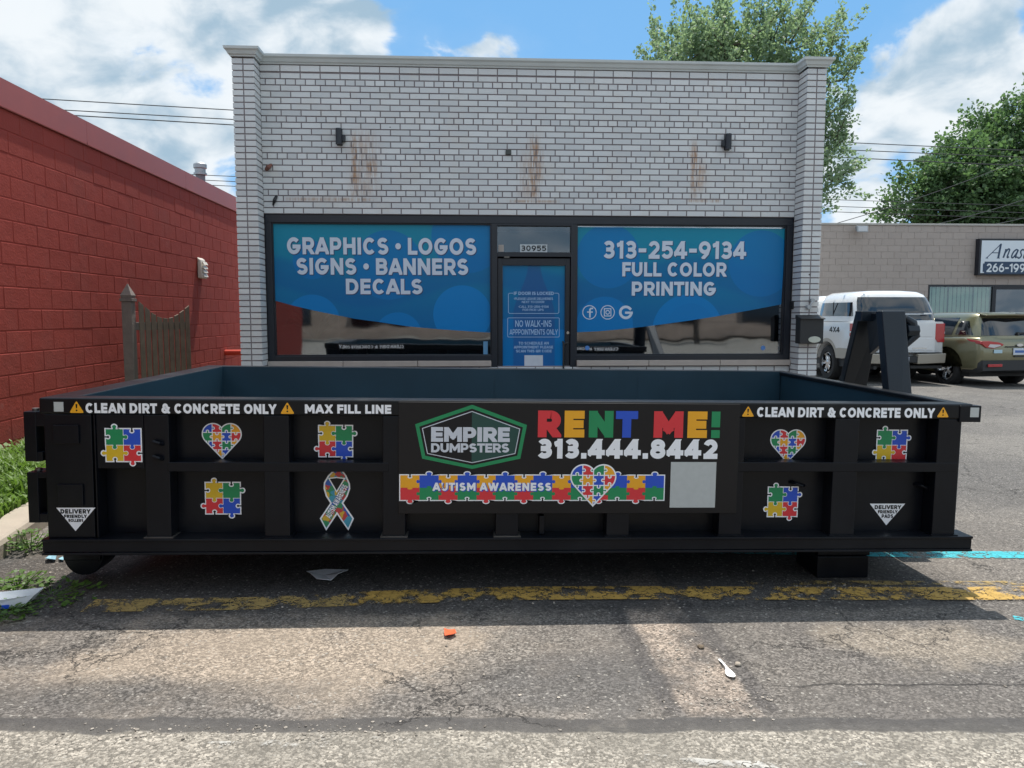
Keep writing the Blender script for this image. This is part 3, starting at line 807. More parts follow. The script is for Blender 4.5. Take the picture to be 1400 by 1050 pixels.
w2 = window(*Wr, [(788.5, 309.5), (1077, 312), (1071, 416), (1029, 424), (979, 433), (940, 439), (908, 443.5), (880, 447), (848, 450.5), (820, 453), (789, 454.5)],
       [(833, 350, 44, 1.15), (942, 452, 50, 1.35), (946, 448, 34, 1.2), (1043, 360, 46, 1.12), (828, 445, 40, 1.25)],
       [('313-254-9134', .225, (826, 329.5, 1023, 353)), ('FULL COLOR', .235, (852, 358.5, 996, 377.5)), ('PRINTING', .235, (865, 385, 981, 404))])
# three social marks on the right window
def ring(c, r, t, n=28): return (arc(0, 0, r, r, 0, 360, n), t)
lb = MB()
def stroke_px(pts, wpx, closed=False, dep=0.0, mi=0):
    P = [(at(a, b, FY).x, at(a, b, FY).z) for a, b in pts]
    for q in stroke_quads(P, wpx*FY/F_PX, closed): lb.flat(q, (0, SY+.0405-dep, 0), (1, 0, 0), (0, 0, 1), mi)
circ = lambda cx, cy, r, a0=0, a1=342, n=24: [(cx+r*math.cos(R(a0+(a1-a0)*i/n)), cy-r*math.sin(R(a0+(a1-a0)*i/n))) for i in range(n+1)]
stroke_px(circ(807, 427, 9.3, 0, 345), 1.2, True)
stroke_px([(811, 421.5), (808.6, 421.8), (807.6, 423.5), (807.6, 433)], 2.2, dep=.0003); stroke_px([(804.6, 426.6), (810.6, 426.6)], 1.8, dep=.0006)
lb.build('social_mark', m_letter, w2, world=True); lb = MB()
stroke_px(circ(832, 427, 9.3, 0, 345), 1.2, True)
stroke_px([(827.5, 422), (836.5, 422), (836.5, 432), (827.5, 432)], 1.3, True, .0003); stroke_px(circ(832, 427, 2.6, 0, 330, 14), 1.2, True, .0006)
lb.build('social_mark', m_letter, w2, world=True); lb = MB()
stroke_px(circ(857, 427, 7.6, 40, 350, 24), 3.6); stroke_px([(857.5, 427.5), (865, 427.5)], 3.2, dep=.0003)
lb.build('social_mark', m_letter, w2, world=True)
m_stk = M('blue_sticker', (.08, .22, .55), .4)
for a, b in ((804, 476), (1046, 476)):                                # small round stickers low on the pane
    p = at(a, b, FY); MB().cyl((p.x, SY+.0445, p.z), (p.x, SY+.043, p.z), .026, n=18).build('round_sticker', m_stk, w2, world=True)
p, q = at(661, 485, FY), at(667, 467, FY)
MB().box(p.x, q.x, SY+.043, SY+.0445, p.z, q.z).build('pane_sticker', M('pale_sticker', (.12, .30, .50), .4), w1, world=True)
# transom with the house number
tw = MB().box(Tr[0], Tr[1], SY+.052, SY+.060, Tz[0], Tz[1]).build('transom', glass_mat('transom_glass', (.55, .60, .62), .07), wb, world=True)
p, q = at(711.5, 344, FY), at(749, 333.5, FY)
MB().box(p.x, q.x, SY+.046, SY+.0515, p.z, q.z).build('number_plate', M('number_backing', (.50, .54, .56), .5), tw, world=True)
letters(None, '30955', .20, (0, SY+.0455, 0), (1, 0, 0), (0, 0, 1), (0, -1, 0), p.x+.012, q.x-.012, p.z+.012, q.z-.012, gap=.16).build('house_number', v_black, tw, world=True)
p, q = at(680.5, 343.5, FY), at(689, 334, FY)
MB().box(p.x+.01, q.x, SY+.046, SY+.0515, p.z, q.z).build('paper_note', m_sill, tw, world=True)
# door
dx0, dx1, dz1 = .368, 1.058, 1.897
dr = MB().box(.318, dx0, SY+.022, SY+.07, .02, 1.97).box(dx1, 1.108, SY+.022, SY+.07, .02, 1.97).box(dx0, dx1, SY+.022, SY+.07, dz1, 1.97).box(dx0, dx1, SY+.022, SY+.07, .02, .2).build('door', m_frame, wb, world=True, bevel=.002)
MB().box(dx0, dx1, SY+.05, SY+.056, .2, dz1).build('glass_pane', m_pane, dr, world=True)
MB().box(dx0+.003, dx1-.003, SY+.0465, SY+.048, .3, dz1-.003).build('door_film', film_mat('door_film', [(700, 480, 45, 1.15), (765, 490, 40, 1.3)], BROOT, bottle=(731, 375)), dr, world=True)
m_dl = M('pale_blue_lettering', (.36, .52, .74), .5)
for t, wt, (a, b, c, e) in [('IF DOOR IS LOCKED', .2, (703, 398.6, 758, 403)), ('\u2022PLEASE LEAVE DELIVERIES', .17, (703, 406.6, 757, 409.8)), ('NEXT TO DOOR', .17, (714, 411.2, 745, 414.2)),
                         ('\u2022CALL 313-254-9134', .17, (709, 417.6, 751, 420.8)), ('FOR PICK-UPS', .17, (715, 422, 744, 425)),
                         ('NO WALK-INS', .16, (705, 438, 755, 447)), ('APPPOINTMENTS ONLY', .16, (697, 450.2, 763.5, 457.8)),
                         ('TO SCHEDULE AN', .2, (709.5, 467.5, 751, 471.4)), ('APPOINTMENT PLEASE', .2, (703, 473, 757, 476.8)), ('SCAN THIS QR CODE', .2, (706, 478.4, 755, 482.2))]:
    p, q = at(a, e, FY), at(c, b, FY)
    letters(None, t, wt, (0, SY+.0455, 0), (1, 0, 0), (0, 0, 1), (0, -1, 0), p.x, q.x, p.z, q.z, gap=.12).build('lettering', m_dl, dr, world=True)
lb = MB()
stroke_px([(702, 400.6), (697, 400.6), (695.5, 402), (695.5, 427), (697, 428.5), (763.5, 428.5), (765, 427), (765, 402), (763.5, 400.6), (759, 400.6)], .7, dep=-.005)
lb.build('outline_frame', m_dl, dr, world=True); lb = MB()
stroke_px([(695.5, 434.6), (764.5, 434.6), (765.5, 435.5), (765.5, 460), (764.5, 461), (695.5, 461), (694.5, 460), (694.5, 435.5)], .7, True, -.005)
lb.build('outline_frame', m_dl, dr, world=True)
p, q = at(717.5, 511, FY), at(743, 486, FY)
MB().box(p.x, q.x, SY+.045, SY+.0462, p.z, q.z).build('blank_sticker', v_grey, dr, world=True)
MB().tube([(1.035, SY+.02, 1.06), (1.035, SY-.03, 1.04), (1.035, SY-.035, .75), (1.035, SY-.03, .5), (1.035, SY+.02, .48)], .011, 10).tube([(1.035, SY-.03, 1.04), (1.085, SY-.012, 1.05), (1.085, SY+.03, 1.05)], .009, 8).build('handle', m_plastic, dr, world=True, smooth=True)
p = at(778, 455, FY); MB().cyl((p.x-.01, SY+.025, p.z), (p.x-.01, SY+.008, p.z), .016, n=14).build('lock_cylinder', m_chrome, dr, world=True, smooth=True)
p = at(693, 351, FY); MB().box(p.x-.03, p.x+.03, SY+.0, SY+.025, p.z-.012, p.z+.012).build('door_closer', m_steel, dr, world=True, bevel=.003)
# room behind the glass
mb = MB()
mb.box(-2.1, 3.5, 12.6, 12.7, 0, 2.7); mb.box(-2.14, -2.1, SY+.15, 12.6, 0, 2.7); mb.box(3.5, 3.54, SY+.15, 12.6, 0, 2.7); mb.box(-2.1, 3.5, SY+.12, 12.6, 2.72, 2.78)
mb.build('interior_wall', m_room, wb, world=True)
MB().box(-2.1, 3.5, SY+.12, 12.6, -.02, .02).build('interior_floor', m_roomfloor, wb, world=True)
MB().box(-2.09, .24, SY+.13, SY+.75, .02, .86).box(1.19, 3.49, SY+.13, SY+.75, .02, .86).build('display_ledge', M('ledge_top', (.20, .16, .125), .6, var=.3, scale=5), wb, world=True, bevel=.01)
# pier fixings and wall marks
p = at(695, 208.5, FY); MB().box(p.x-.03, p.x+.03, FY-.025, FY+.01, p.z-.025, p.z+.025).build('junction_box', M('box_grey', (.06, .065, .06), .6), wb, world=True, bevel=.004)
p = at(368, 229, FY); MB().tube([(p.x-.03, FY+.0, p.z-.02), (p.x+.0, FY-.03, p.z), (p.x+.03, FY-.01, p.z+.03)], [.02, .026, .012], 8).build('rusty_bracket', M('rust', (.20, .09, .07), .9), wb, world=True)
p = at(377, 274, FY); MB().tube([(p.x-.03, FY+.0, p.z-.05), (p.x-.005, FY-.03, p.z), (p.x+.012, FY-.01, p.z+.045)], [.008, .018, .014], 8).build('cable_stub', m_plastic, wb, world=True)

# wall lights
def wall_light(px_, py_, s, label):
    p = at(px_, py_, FY)
    t = thing('wall_light', label, 'wall light', (p.x, FY, p.z), group='black wall lights on the white brick front')
    MB().box(-.03, .03, -.012, .0, -.085, .085).build('back_plate', m_frame, t, bevel=.003)
    MB().cyl((s*.0, -.055, -.08), (s*.0, -.055, .08), .034, n=18).build('lamp_tube', m_frame, t, smooth=True)
    MB().box(s*.02, s*.062, -.05, -.0, -.05, .018).build('sensor_box', m_frame, t, bevel=.004)
wall_light(464.5, 188, 1, 'black up and down wall light on the white brick nearer the red building')
wall_light(993.5, 195, -1, 'black up and down wall light on the white brick nearer the leafy tree')
# mailbox on the right pier
p = at(1105, 452, 8.1)
t = thing('mailbox', 'black wall mailbox with a pale oval badge on the right brick pier', 'mailbox', (p.x+.02, PY, p.z-.14))
MB().box(-.13, .13, -.125, -.002, 0, .28).build('box', m_plastic, t, bevel=.008)
MB().hexa([(-.135, -.15, .262), (.135, -.15, .262), (.135, -.0025, .27), (-.135, -.0025, .27), (-.135, -.15, .272), (.135, -.15, .272), (.135, -.0025, .31), (-.135, -.0025, .31)]).build('lid', m_plastic, t, bevel=.004)
MB().prism(arc(.03, .045, .068, .034, 0, 350, 26), (0, -.126, 0), (1, 0, 0), (0, 0, 1), (0, -.006, 0)).build('oval_badge', M('oval_badge', (.50, .52, .45), .4), t, bevel=.002)
p = at(1087, 417, FY); MB().box(p.x-.05, p.x+.035, SY-.075, SY-.0, p.z-.045, p.z+.045).build('intercom_box', m_plastic, wb, world=True, bevel=.006)
p = at(1108, 416, 8.15)
t = thing('pipe_fitting', 'small grey pipe fittings above the mailbox on the right pier', 'pipe', (p.x, PY, p.z))
MB().cyl((.02, 0, .04), (.02, -.05, .04), .022, n=12).cyl((-.02, 0, -.03), (-.02, -.055, -.03), .024, n=12).tube([(.02, -.04, .04), (0, -.05, .01), (-.02, -.045, -.03)], .009, 8).build('elbow', m_galv, t, smooth=True)

# plant in the left display window
t = thing('potted_plant', 'leafy house plant behind the glass at the left end of the left shop window', 'plant', (-1.75, SY+.42, .865))
MB().lathe([(.0, 0), (.10, 0), (.13, .2), (.14, .22), (.12, .22), (.11, .19), (0, .19)], (0, 0, 0)).build('pot', M('terracotta', (.25, .12, .08), .8), t, smooth=True)
mb = MB()
for i in range(90):
    a = rng.uniform(0, 2*math.pi); ln = rng.uniform(.25, .62); out = rng.uniform(.3, 1.0); wd = rng.uniform(.008, .022)
    c0 = Vector((0, 0, .19)); pts = []
    for k in range(6):
        s = k/5; pts.append(c0+Vector((math.cos(a)*ln*out*s, math.sin(a)*ln*out*s*.6, ln*(1.3*s-.95*out*s*s))))
    sd = Vector((-math.sin(a), math.cos(a), 0))
    L = []
    for k, q in enumerate(pts): ww = wd*math.sin(math.pi*min(.98, (k+.6)/6)); L += [q-sd*ww, q+sd*ww]
    mb.add(L, [(2*k, 2*k+1, 2*k+3, 2*k+2) for k in range(5)])
mb.build('leaves', m_plant, t, fixn=False)
# ------------------------------------------------------------------ roll-off dumpster
DT = R(0.75)
DL = Vector((-2.027, 3.70, 0.214))
dm = thing('roll_off_dumpster', 'low black roll-off dumpster covered in jigsaw decals, RENT ME lettering and white slogans', 'dumpster', DL, (0, DT, 0))
DM = Matrix.Translation(DL) @ Matrix.Rotation(DT, 4, 'Y'); DMI = DM.inverted()
def dl(px_, py_, dep=0.0):
    """pixel -> (along, up) on the dumpster plane lying dep behind its front"""
    o = DMI @ EYEP; d = DMI.to_3x3() @ ray(px_, py_); q = o+d*((dep-o.y)/d.y); return (q.x, q.z)
u_ = lambda px_, py_=650, dep=0: dl(px_, py_, dep)[0]
LEN, WID, HT = dl(1331, 553)[0], 2.36, .752
w_rb = .675                                                            # underside of the rim
DX, DZ, DN = (1, 0, 0), (0, 0, 1), (0, -1, 0)
MB().box(.10, LEN-.06, .10, .106, .06, w_rb+.01).build('side_panel', m_black, dm)
MB().box(.10, LEN-.06, WID-.10, WID-.094, .06, HT-.002).build('side_panel', m_inner, dm)
MB().box(.14, LEN-.06, .107, .112, .09, HT-.01).build('inner_lining', m_inner, dm)
MB().box(.10, LEN-.06, .10, WID-.10, .055, .062).box(.6, .605, .11, WID-.11, .062, .066).build('floor', m_inner, dm)
eu = LEN-.055
MB().box(eu, eu+.012, .02, WID-.02, .06, HT-.03).build('end_panel', m_inner, dm)
MB().box(.10, .1405, .1075, WID-.101, .06, HT-.004).build('tailgate', m_inner, dm)
# rims
MB().box(-.0, LEN, -.002, .1065, w_rb, HT).build('top_rim', m_rim, dm, bevel=.009, seg=3)
MB().box(.0, LEN, WID-.0935, WID, w_rb, HT).build('top_rim', m_rim, dm, bevel=.006, seg=3)
MB().box(eu-.012, LEN-.001, .1075, WID-.0945, HT-.03, HT-.001).build('top_rim', m_rim, dm, bevel=.008, seg=3)
MB().box(.0, .139, .1075, WID-.0945, HT-.03, HT-.001).build('top_rim', m_rim, dm, bevel=.006, seg=3)
t0 = dl(1312, 553)[0]; t1 = dl(1341, 553)[0]; tz0 = dl(1330, 577)[1]
MB().box(t0, t1, -.008, .068, tz0, HT-.008).build('rim_end_tab', m_black, dm, bevel=.003)
# base rails (channels with a top and bottom flange)
for y0, s in ((0, 1), (WID, -1)):
    b0, b1 = dl(60, 745)[0], dl(1326, 745)[0]
    f = lambda a, b: (min(y0+s*a, y0+s*b), max(y0+s*a, y0+s*b))
    MB().box(b0, b1, *f(-.022, .11), .066, .078).box(b0, b1, *f(-.012, .0), .013, .066).box(b0, b1, *f(-.022, .11), .0, .012).build('base_rail', m_black, dm, bevel=.002)
# ribs
ribs = [(199, 233), (361, 396), (523, 554), (678, 709), (830, 861), (984, 1015), (1137, 1170), (1277, 1308)]
for a, b in ribs:
    for y0, y1 in ((.004, .099), (WID-.099, WID-.004)):
        ua, ub = dl(a, 690)[0], dl(b, 690)[0]
        MB().box(ua, ub, y0, y1, .0785, w_rb-.001).build('rib', m_black, dm, bevel=.004)
        if y0 < 1: MB().box(ua-.01, ub+.012, -.008, .09, .0785, .083).build('weld_foot', m_steel if a in (199, 523, 678) else m_black, dm)
for a, b in ((229, 531), (1008, 1309)):
    z1, z0 = dl(a, 632)[1], dl(a, 645)[1]
    MB().box(dl(a, 640)[0], dl(b, 640)[0], .0015, .098, z0, z1).build('mid_rail', m_black, dm, bevel=.003)
# left corner
pu0, pu1 = dl(62, 650)[0], dl(127, 650)[0]
MB().box(pu0, pu1, .003, .16, .0785, w_rb-.001).build('corner_post', m_black, dm, bevel=.004)
MB().box(pu0, pu1, WID-.092, WID-.003, .0785, w_rb-.001).build('corner_post', m_black, dm, bevel=.004)
a, b = dl(131, 600), dl(197, 641)
MB().box(a[0], b[0], .006, .02, b[1], w_rb-.001).build('gusset_plate', m_black, dm, bevel=.003)
MB().box(pu1+.012, pu1+.018, -.001, .095, .0785, w_rb-.002).build('stiffener', m_black, dm)
for (x0, y0, x1, y1), arms in [((34, 563, 48, 631), [(48, 563, 62, 583), (46, 618, 57, 631)]), ((39, 646, 51, 715), [(51, 646, 64, 654), (50, 703, 64, 715)])]:
    mb = MB()
    for k, (c0, e0, c1, e1) in enumerate([(x0, y0, x1, y1)]+arms):
        p, q = dl(c0, e1), dl(c1, e0); mb.box(p[0], q[0], .002+.002*k, .12+.002*k, p[1], q[1])
    h = mb.build('hinge', m_black, dm, bevel=.003)
    cu = dl((x0+x1)/2, y0)[0]
    MB().cyl((cu, .05, dl(x0, y1)[1]-.008), (cu, .05, dl(x0, y0)[1]+.012), .016, n=12).build('hinge_pin', m_steel, h, smooth=True)
for c in ((74, 581, 108, 606), (80, 662, 114, 691)):
    p, q = dl(c[0], c[3]), dl(c[2], c[1]); MB().box(p[0], q[0], -.009, .003, p[1], q[1]).build('hinge_plate', m_black, dm, bevel=.002)
for (cx, cy) in ((222, 602), (222, 622), (1093, 665), (1265, 668)):
    p = dl(cx, cy, .05); MB().tube([(p[0]-.02, .004, p[1]), (p[0]-.016, -.018, p[1]+.004), (p[0]+.012, -.02, p[1]-.004), (p[0]+.02, .004, p[1]-.012)] if cx < 1000 else
        [(p[0]-.03, .099, p[1]+.012), (p[0]-.01, .07, p[1]+.012), (p[0]+.02, .066, p[1]), (p[0]+.045, .099, p[1]-.006)], .008, 8).build('tarp_hook', m_black, dm, smooth=True)
p = dl(740, 712, .06); MB().box(p[0]-.012, p[0]+.012, .03, .098, .08, .175).build('tie_lug', m_black, dm, bevel=.003)
# sign panel in the middle, hinge-less flush plate
sp0, sp1 = dl(545, 702), dl(1012, 549.5)
MB().box(sp0[0], sp1[0], -.0045, .0035, sp0[1], HT-.008).build('sign_panel', M('satin_black_panel', (.008, .007, .008), .42, var=.25, scale=2, spec=.3), dm, bevel=.0015)
# inner seams
for a in (677, 872):
    uu = dl(a, 520, WID-.1)[0]; MB().box(uu-.004, uu+.004, WID-.103, WID-.1, .09, w_rb).build('weld_seam', m_inner, dm)
# skids, rollers and pads underneath
for y in (.42, 1.78): MB().box(.12, LEN-.15, y, y+.12, -.05, .055).build('sill_beam', m_black, dm, bevel=.004)
for y in (.20, 1.95):
    uu = dl(120, 770, .24)[0]; zc = -.075
    for a in (y-.02, y+.164): MB().box(uu-.09, uu+.09, a, a+.016, -.09, -.002).build('roller_bracket', m_black, dm, bevel=.004)
    MB().cyl((uu, y, zc), (uu, y+.16, zc), .098, n=28).build('roller', m_black, dm, bevel=.006)
    ua, ub = dl(1116, 775, .20)[0], dl(1187, 775, .20)[0]
    gg = gz((DM @ Vector((ua, .1, 0))).x); zg = (DMI @ Vector((DM @ Vector((ua, .1, 0))).xy.to_3d()+Vector((0, 0, gg)))).z
    yp = .19 if y < 1 else 1.94
    MB().box(ua, ub, yp, yp+.24, -.085, -.002).build('pad_bracket', m_black, dm, bevel=.004)
    MB().box(ua-.006, ub-.01, yp-.012, yp+.25, zg+.002, -.086).build('pad', m_black, dm, bevel=.006)
# hook frame standing at the right hand end
U0, U1 = LEN+.005, LEN+.115
def yz(px_, py_, uu):
    o = DMI @ EYEP; d = DMI.to_3x3() @ ray(px_, py_); q = o+d*((uu-o.x)/d.x); return (q.y, q.z)
def dw(px_, py_, Yw):
    q = DMI @ at(px_, py_, Yw); return (q.x, q.y, q.z)
def post(tl, tr, bl, br, Yt, Yb, dy):
    T0, T1, B0, B1 = dw(*tl, Yt), dw(*tr, Yt), dw(*bl, Yb), dw(*br, Yb)
    ext = lambda t, b: tuple(b[k]+(b[k]-t[k])*(b[2]-.08)/(t[2]-b[2]) for k in range(3))
    B0, B1 = ext(T0, B0), ext(T1, B1)
    sh = lambda p: (p[0], p[1]+dy, p[2])
    return MB().hexa([B0, B1, sh(B1), sh(B0), T0, T1, sh(T1), sh(T0)])
post((1176, 428), (1204, 429), (1155, 515), (1187, 520), 5.10, 5.42, .07).build('hook_post', m_hook, dm, bevel=.006)
post((1206, 425), (1238, 425), (1214, 520), (1246, 525), 4.78, 4.70, .08).build('hook_post', m_hook, dm, bevel=.006)
mb = MB(); G4 = [dw(1192, 452, 5.05), dw(1214, 452, 4.86), dw(1212, 463, 4.86), dw(1189, 484, 5.14)]
mb.hexa([G4[3], G4[2], tuple(a_+b_ for a_, b_ in zip(G4[2], (.05, .03, 0))), tuple(a_+b_ for a_, b_ in zip(G4[3], (.05, .03, 0))), dw(1184, 428, 5.09), dw(1207, 428, 4.88), tuple(a_+b_ for a_, b_ in zip(dw(1207, 428, 4.88), (.05, .03, 0))), tuple(a_+b_ for a_, b_ in zip(dw(1184, 428, 5.09), (.05, .03, 0)))])
mb.build('hook_gusset', m_hook, dm, bevel=.003)
c0 = dw(1185, 427, 5.05); MB().box(c0[0]-.05, c0[0]+.075, c0[1]-.03, c0[1]+.06, c0[2]-.06, c0[2]+.008).build('hook_cap', m_hook, dm, bevel=.004)
c0 = dw(1242, 452, 4.80)
MB().cyl((c0[0]-.02, c0[1], c0[2]), (c0[0]+.055, c0[1], c0[2]), .045, n=8).tube([(c0[0]-.03, c0[1], c0[2]+.085), (c0[0]+.02, c0[1], c0[2]+.05), (c0[0]+.045, c0[1], c0[2]-.03), (c0[0]-.02, c0[1], c0[2]-.10)], [.02, .034, .034, .02], 8).build('hook_bar', m_hook, dm, bevel=.004)
MB().box(U0-.04, U1+.02, .55, 1.75, .0, .079).build('hook_base', m_black, dm, bevel=.004)

# decals ------------------------------------------------------------------
def line_on_dump(txt, wt, box, dep=-.0022, mi=WH, O=None, name='lettering', cols=None, gap=.12, space=.34, base=0.0, mb=None):
    a, b, c, e = box
    p, q = dl(a, e), dl(c, b); m = mb
    m = letters(m, txt, wt, (0, dep, 0), DX, DZ, DN, p[0], q[0], p[1]-base, q[1]-base, mi, gap, space, cols)
    if mb is None: return m.build(name, CV, dm)
def warn(cx, cy, h):
    pts = [(-h*.62, -h*.5), (h*.62, -h*.5), (0, h*.56)]
    q = dl(cx, cy); o = (q[0], -.0025, q[1])
    k = 3.7/F_PX
    tri = [(a*k, b*k) for a, b in pts]
    rt = []
    for i in range(3):                                                # rounded corners
        p, a, b = Vector(tri[i]), Vector(tri[i-1]), Vector(tri[(i+1) % 3])
        p1, p2 = p+(a-p)*.12, p+(b-p)*.12
        rt += [tuple(p1), tuple((p1+p2+p*2)/4), tuple(p2)]
    m = MB().flat(rt, o, DX, DZ, AM)
    o2 = (q[0], -.0029, q[1])
    m.flat([(-.05*h*k, -.10*h*k), (.05*h*k, -.10*h*k), (.085*h*k, .26*h*k), (-.085*h*k, .26*h*k)], o2, DX, DZ, BK)
    m.flat(arc(0, -.28*h*k, .075*h*k, .075*h*k, 0, 340, 10), o2, DX, DZ, BK)
    return m.build('warning_triangle', CV, dm)
line_on_dump('CLEAN DIRT & CONCRETE ONLY', .26, (117.5, 552.5, 378, 564.5))
line_on_dump('MAX FILL LINE', .26, (417, 553.5, 535, 565))
line_on_dump('CLEAN DIRT & CONCRETE ONLY', .26, (1034.5, 558, 1278, 570))
for a in ((105, 556.5, 15.5), (393, 558, 15.5), (1022.5, 562.5, 14.5), (1289, 563.5, 14.5)): warn(*a)
for a, b, c, e in ((74.5, 549.5, 87, 562.5),):
    p, q = dl(a, e), dl(c, b); MB().box(p[0], q[0], -.0045, -.0022, p[1], q[1]).build('reflective_patch', v_reflect, dm)
p, q = dl(1324.5, 570), dl(1337, 557); MB().box(p[0], q[0], -.0105, -.0082, p[1], q[1]).build('reflective_patch', v_reflect, dm)
# the same slogans on the far side, which the shop windows mirror
for txt, u0, u1 in (('CLEAN DIRT & CONCRETE ONLY', 3.2, 4.15), ('MAX FILL LINE', 2.55, 2.98), ('CLEAN DIRT & CONCRETE ONLY', .2, 1.1)):
    letters(None, txt, .26, (LEN, WID+.0022, 0), (-1, 0, 0), DZ, (0, 1, 0), LEN-u1, LEN-u0, .69, .735).build('lettering', CV, dm)
# logo badge
B6 = [(645.5, 553.5), (720, 581), (711, 626.5), (645.5, 640.5), (577.5, 626.5), (568, 580)]
def badge():
    pts = [dl(*p) for p in B6][::-1]
    c = dl(645, 597)
    m = MB(); D0 = -.0062
    m.flat(offset(pts, .001), (0, D0, 0), DX, DZ, GN)
    m.flat(offset(pts, -.0165), (0, D0-.0004, 0), DX, DZ, BK)
    m.flat(offset(pts, -.0275), (0, D0-.0008, 0), DX, DZ, GY)
    m.flat(offset(pts, -.0315), (0, D0-.0012, 0), DX, DZ, BK)
    inn = offset(pts, -.0315)
    right = clip(inn, -1, 0, -c[0])
    m.flat(right, (0, D0-.0016, 0), DX, DZ, 8)
    for t, wt, bx in (('EMPIRE', .27, (589.5, 584, 697, 603.5)), ('DUMPSTERS', .24, (589.5, 606, 696, 618))):
        p, q = dl(bx[0], bx[3]), dl(bx[2], bx[1])
        letters(m, t, wt, (0, D0-.0019, 0), DX, DZ, DN, p[0], q[0], p[1], q[1], GY, gap=.06)
    m.build('logo_badge', CV+[M('deep_green_vinyl', (.008, .055, .045), .4)], dm)
badge()
cl = [RD, AM, GN, BL, 0, RD, AM, GN]
p, q = dl(735, 597.5), dl(985, 562.5)
m = letters(None, 'RENT ME!', .30, (0, -.0064, 0), DX, DZ, DN, p[0], q[0], p[1], q[1], gap=.15, space=.40, cols=cl)
m.build('lettering', CV, dm)
p, q = dl(734.5, 626.5), dl(981, 600.5)
letters(None, '313.444.8442', .27, (0, -.0064, 0), DX, DZ, DN, p[0], q[0], p[1], q[1], WH, gap=.10).build('lettering', CV, dm)
p, q = dl(915, 693.5), dl(979, 631.5)
MB().box(p[0], q[0], -.0068, -.0047, p[1], q[1]).build('blank_sticker', v_reflect, dm)
# jigsaw banner
def banner():
    a, b = dl(547.5, 683), dl(907.5, 650); n = 14; cw = (b[0]-a[0])/n; rh = (b[1]-a[1])/2
    ps = []
    for i in range(n):
        s = 1 if i % 2 else -1
        # right edge of even pieces is a socket, of odd pieces a tab
        r_ = s if i < n-1 else 0; l_ = -(1 if (i-1) % 2 else -1) if i else 0
        ps.append((piece(a[0]+i*cw, a[1], cw, rh, -s, r_ and s*.62, s*.55, l_*.62), GN if i % 2 else RD))
        ps.append((piece(a[0]+i*cw, a[1]+rh, cw, rh, -s*.55, r_ and s*.62, s, l_*.62), BL if i % 2 else AM))
    m = MB()
    for k, (pl_, c) in enumerate(ps): m.flat(offset(pl_, .0055), (0, -.0060-.0001*(k % 4), 0), DX, DZ, WH)
    for k, (pl_, c) in enumerate(ps): m.flat(offset(pl_, .0003), (0, -.0066-.0001*(k % 4), 0), DX, DZ, c)
    p, q = dl(591.5, 670.5), dl(753.5, 659.5)
    letters(m, 'AUTISM AWARENESS', .30, (0, -.0073, 0), DX, DZ, DN, p[0]+.003, q[0]+.004, p[1]-.004, q[1]-.003, BL, gap=.13)
    letters(m, 'AUTISM AWARENESS', .26, (0, -.0084, 0), DX, DZ, DN, p[0], q[0], p[1], q[1], WH, gap=.17)
    m.build('jigsaw_banner', CV, dm)
banner()
def heart_poly(side):
    if side < 0: pts = [(0, 0), (0, .846)]+arc(-.25, .70, .29, .29, 31, 222, 18)
    else: pts = [(0, 0)]+arc(.25, .70, .29, .29, -42, 149, 18)
    return pts
def heart(cx, cy, wpx, dep):
    c = dl(cx, cy, dep); k = wpx*(3.7+dep)/F_PX/1.08
    full = [(0, 0)]+arc(.25, .70, .29, .29, -42, 140, 18)+[(0, .846)]+arc(-.25, .70, .29, .29, 40, 222, 18)
    T = lambda P, s=1.0: [((p[0])*k*s, (p[1]-.5)*k*s) for p in P]
    m = MB(); m.flat(T(offset(full, .035)), (c[0], dep-.001, c[1]), DX, DZ, WH)
    cols = [[None, AM, BL, None], [BL, RD, GN, AM], [GN, AM, BL, RD], [BL, RD, GN, AM]]
    xs_ = [-.54, -.27, 0.0, .27, .54]; ys_ = [-.02, .235, .49, .745, 1.0]
    for j in range(4):
        for i in range(4):
            col = cols[j][i]
            if col is None: continue
            s = 1 if (i+j) % 2 else -1
            pc = piece(xs_[i], ys_[j], .27, .255, -s if j else 0, s if i < 3 else 0, -s if j < 3 else 0, s if i else 0)
            c4 = [(xs_[i], ys_[j]), (xs_[i]+.27, ys_[j]), (xs_[i]+.27, ys_[j]+.255), (xs_[i], ys_[j]+.255)]
            shp = [(pc, col, -.0015-.0002*((i % 2)+2*(j % 2)))]
            for e0, e1, sg in ((1, 2, s if i < 3 else None), (2, 3, -s if j < 3 else None)):
                if sg is None: continue
                for qd in stroke_quads(knob(c4[e0], c4[e1], sg)+[c4[e1]], .026, False, cap=False): shp.append((qd, WH, -.0026-.0002*(e0 % 2)))
            for half in (-1, 1):
                H = heart_poly(half)
                for q, cc_, dz_ in shp:
                    for t in range(len(H)):
                        a, b = H[t], H[(t+1) % len(H)]
                        q = clip(q, (b[1]-a[1]), -(b[0]-a[0]), (b[1]-a[1])*a[0]-(b[0]-a[0])*a[1])
                        if len(q) < 3: break
                    if len(q) >= 3: m.flat(T(q), (c[0], dep+dz_, c[1]), DX, DZ, cc_)
    m.build('heart_decal', CV, dm)
heart(303.5, 602.5, 50, .0985); heart(1077, 609.5, 48.5, .0985); heart(811, 663, 61, -.0090)
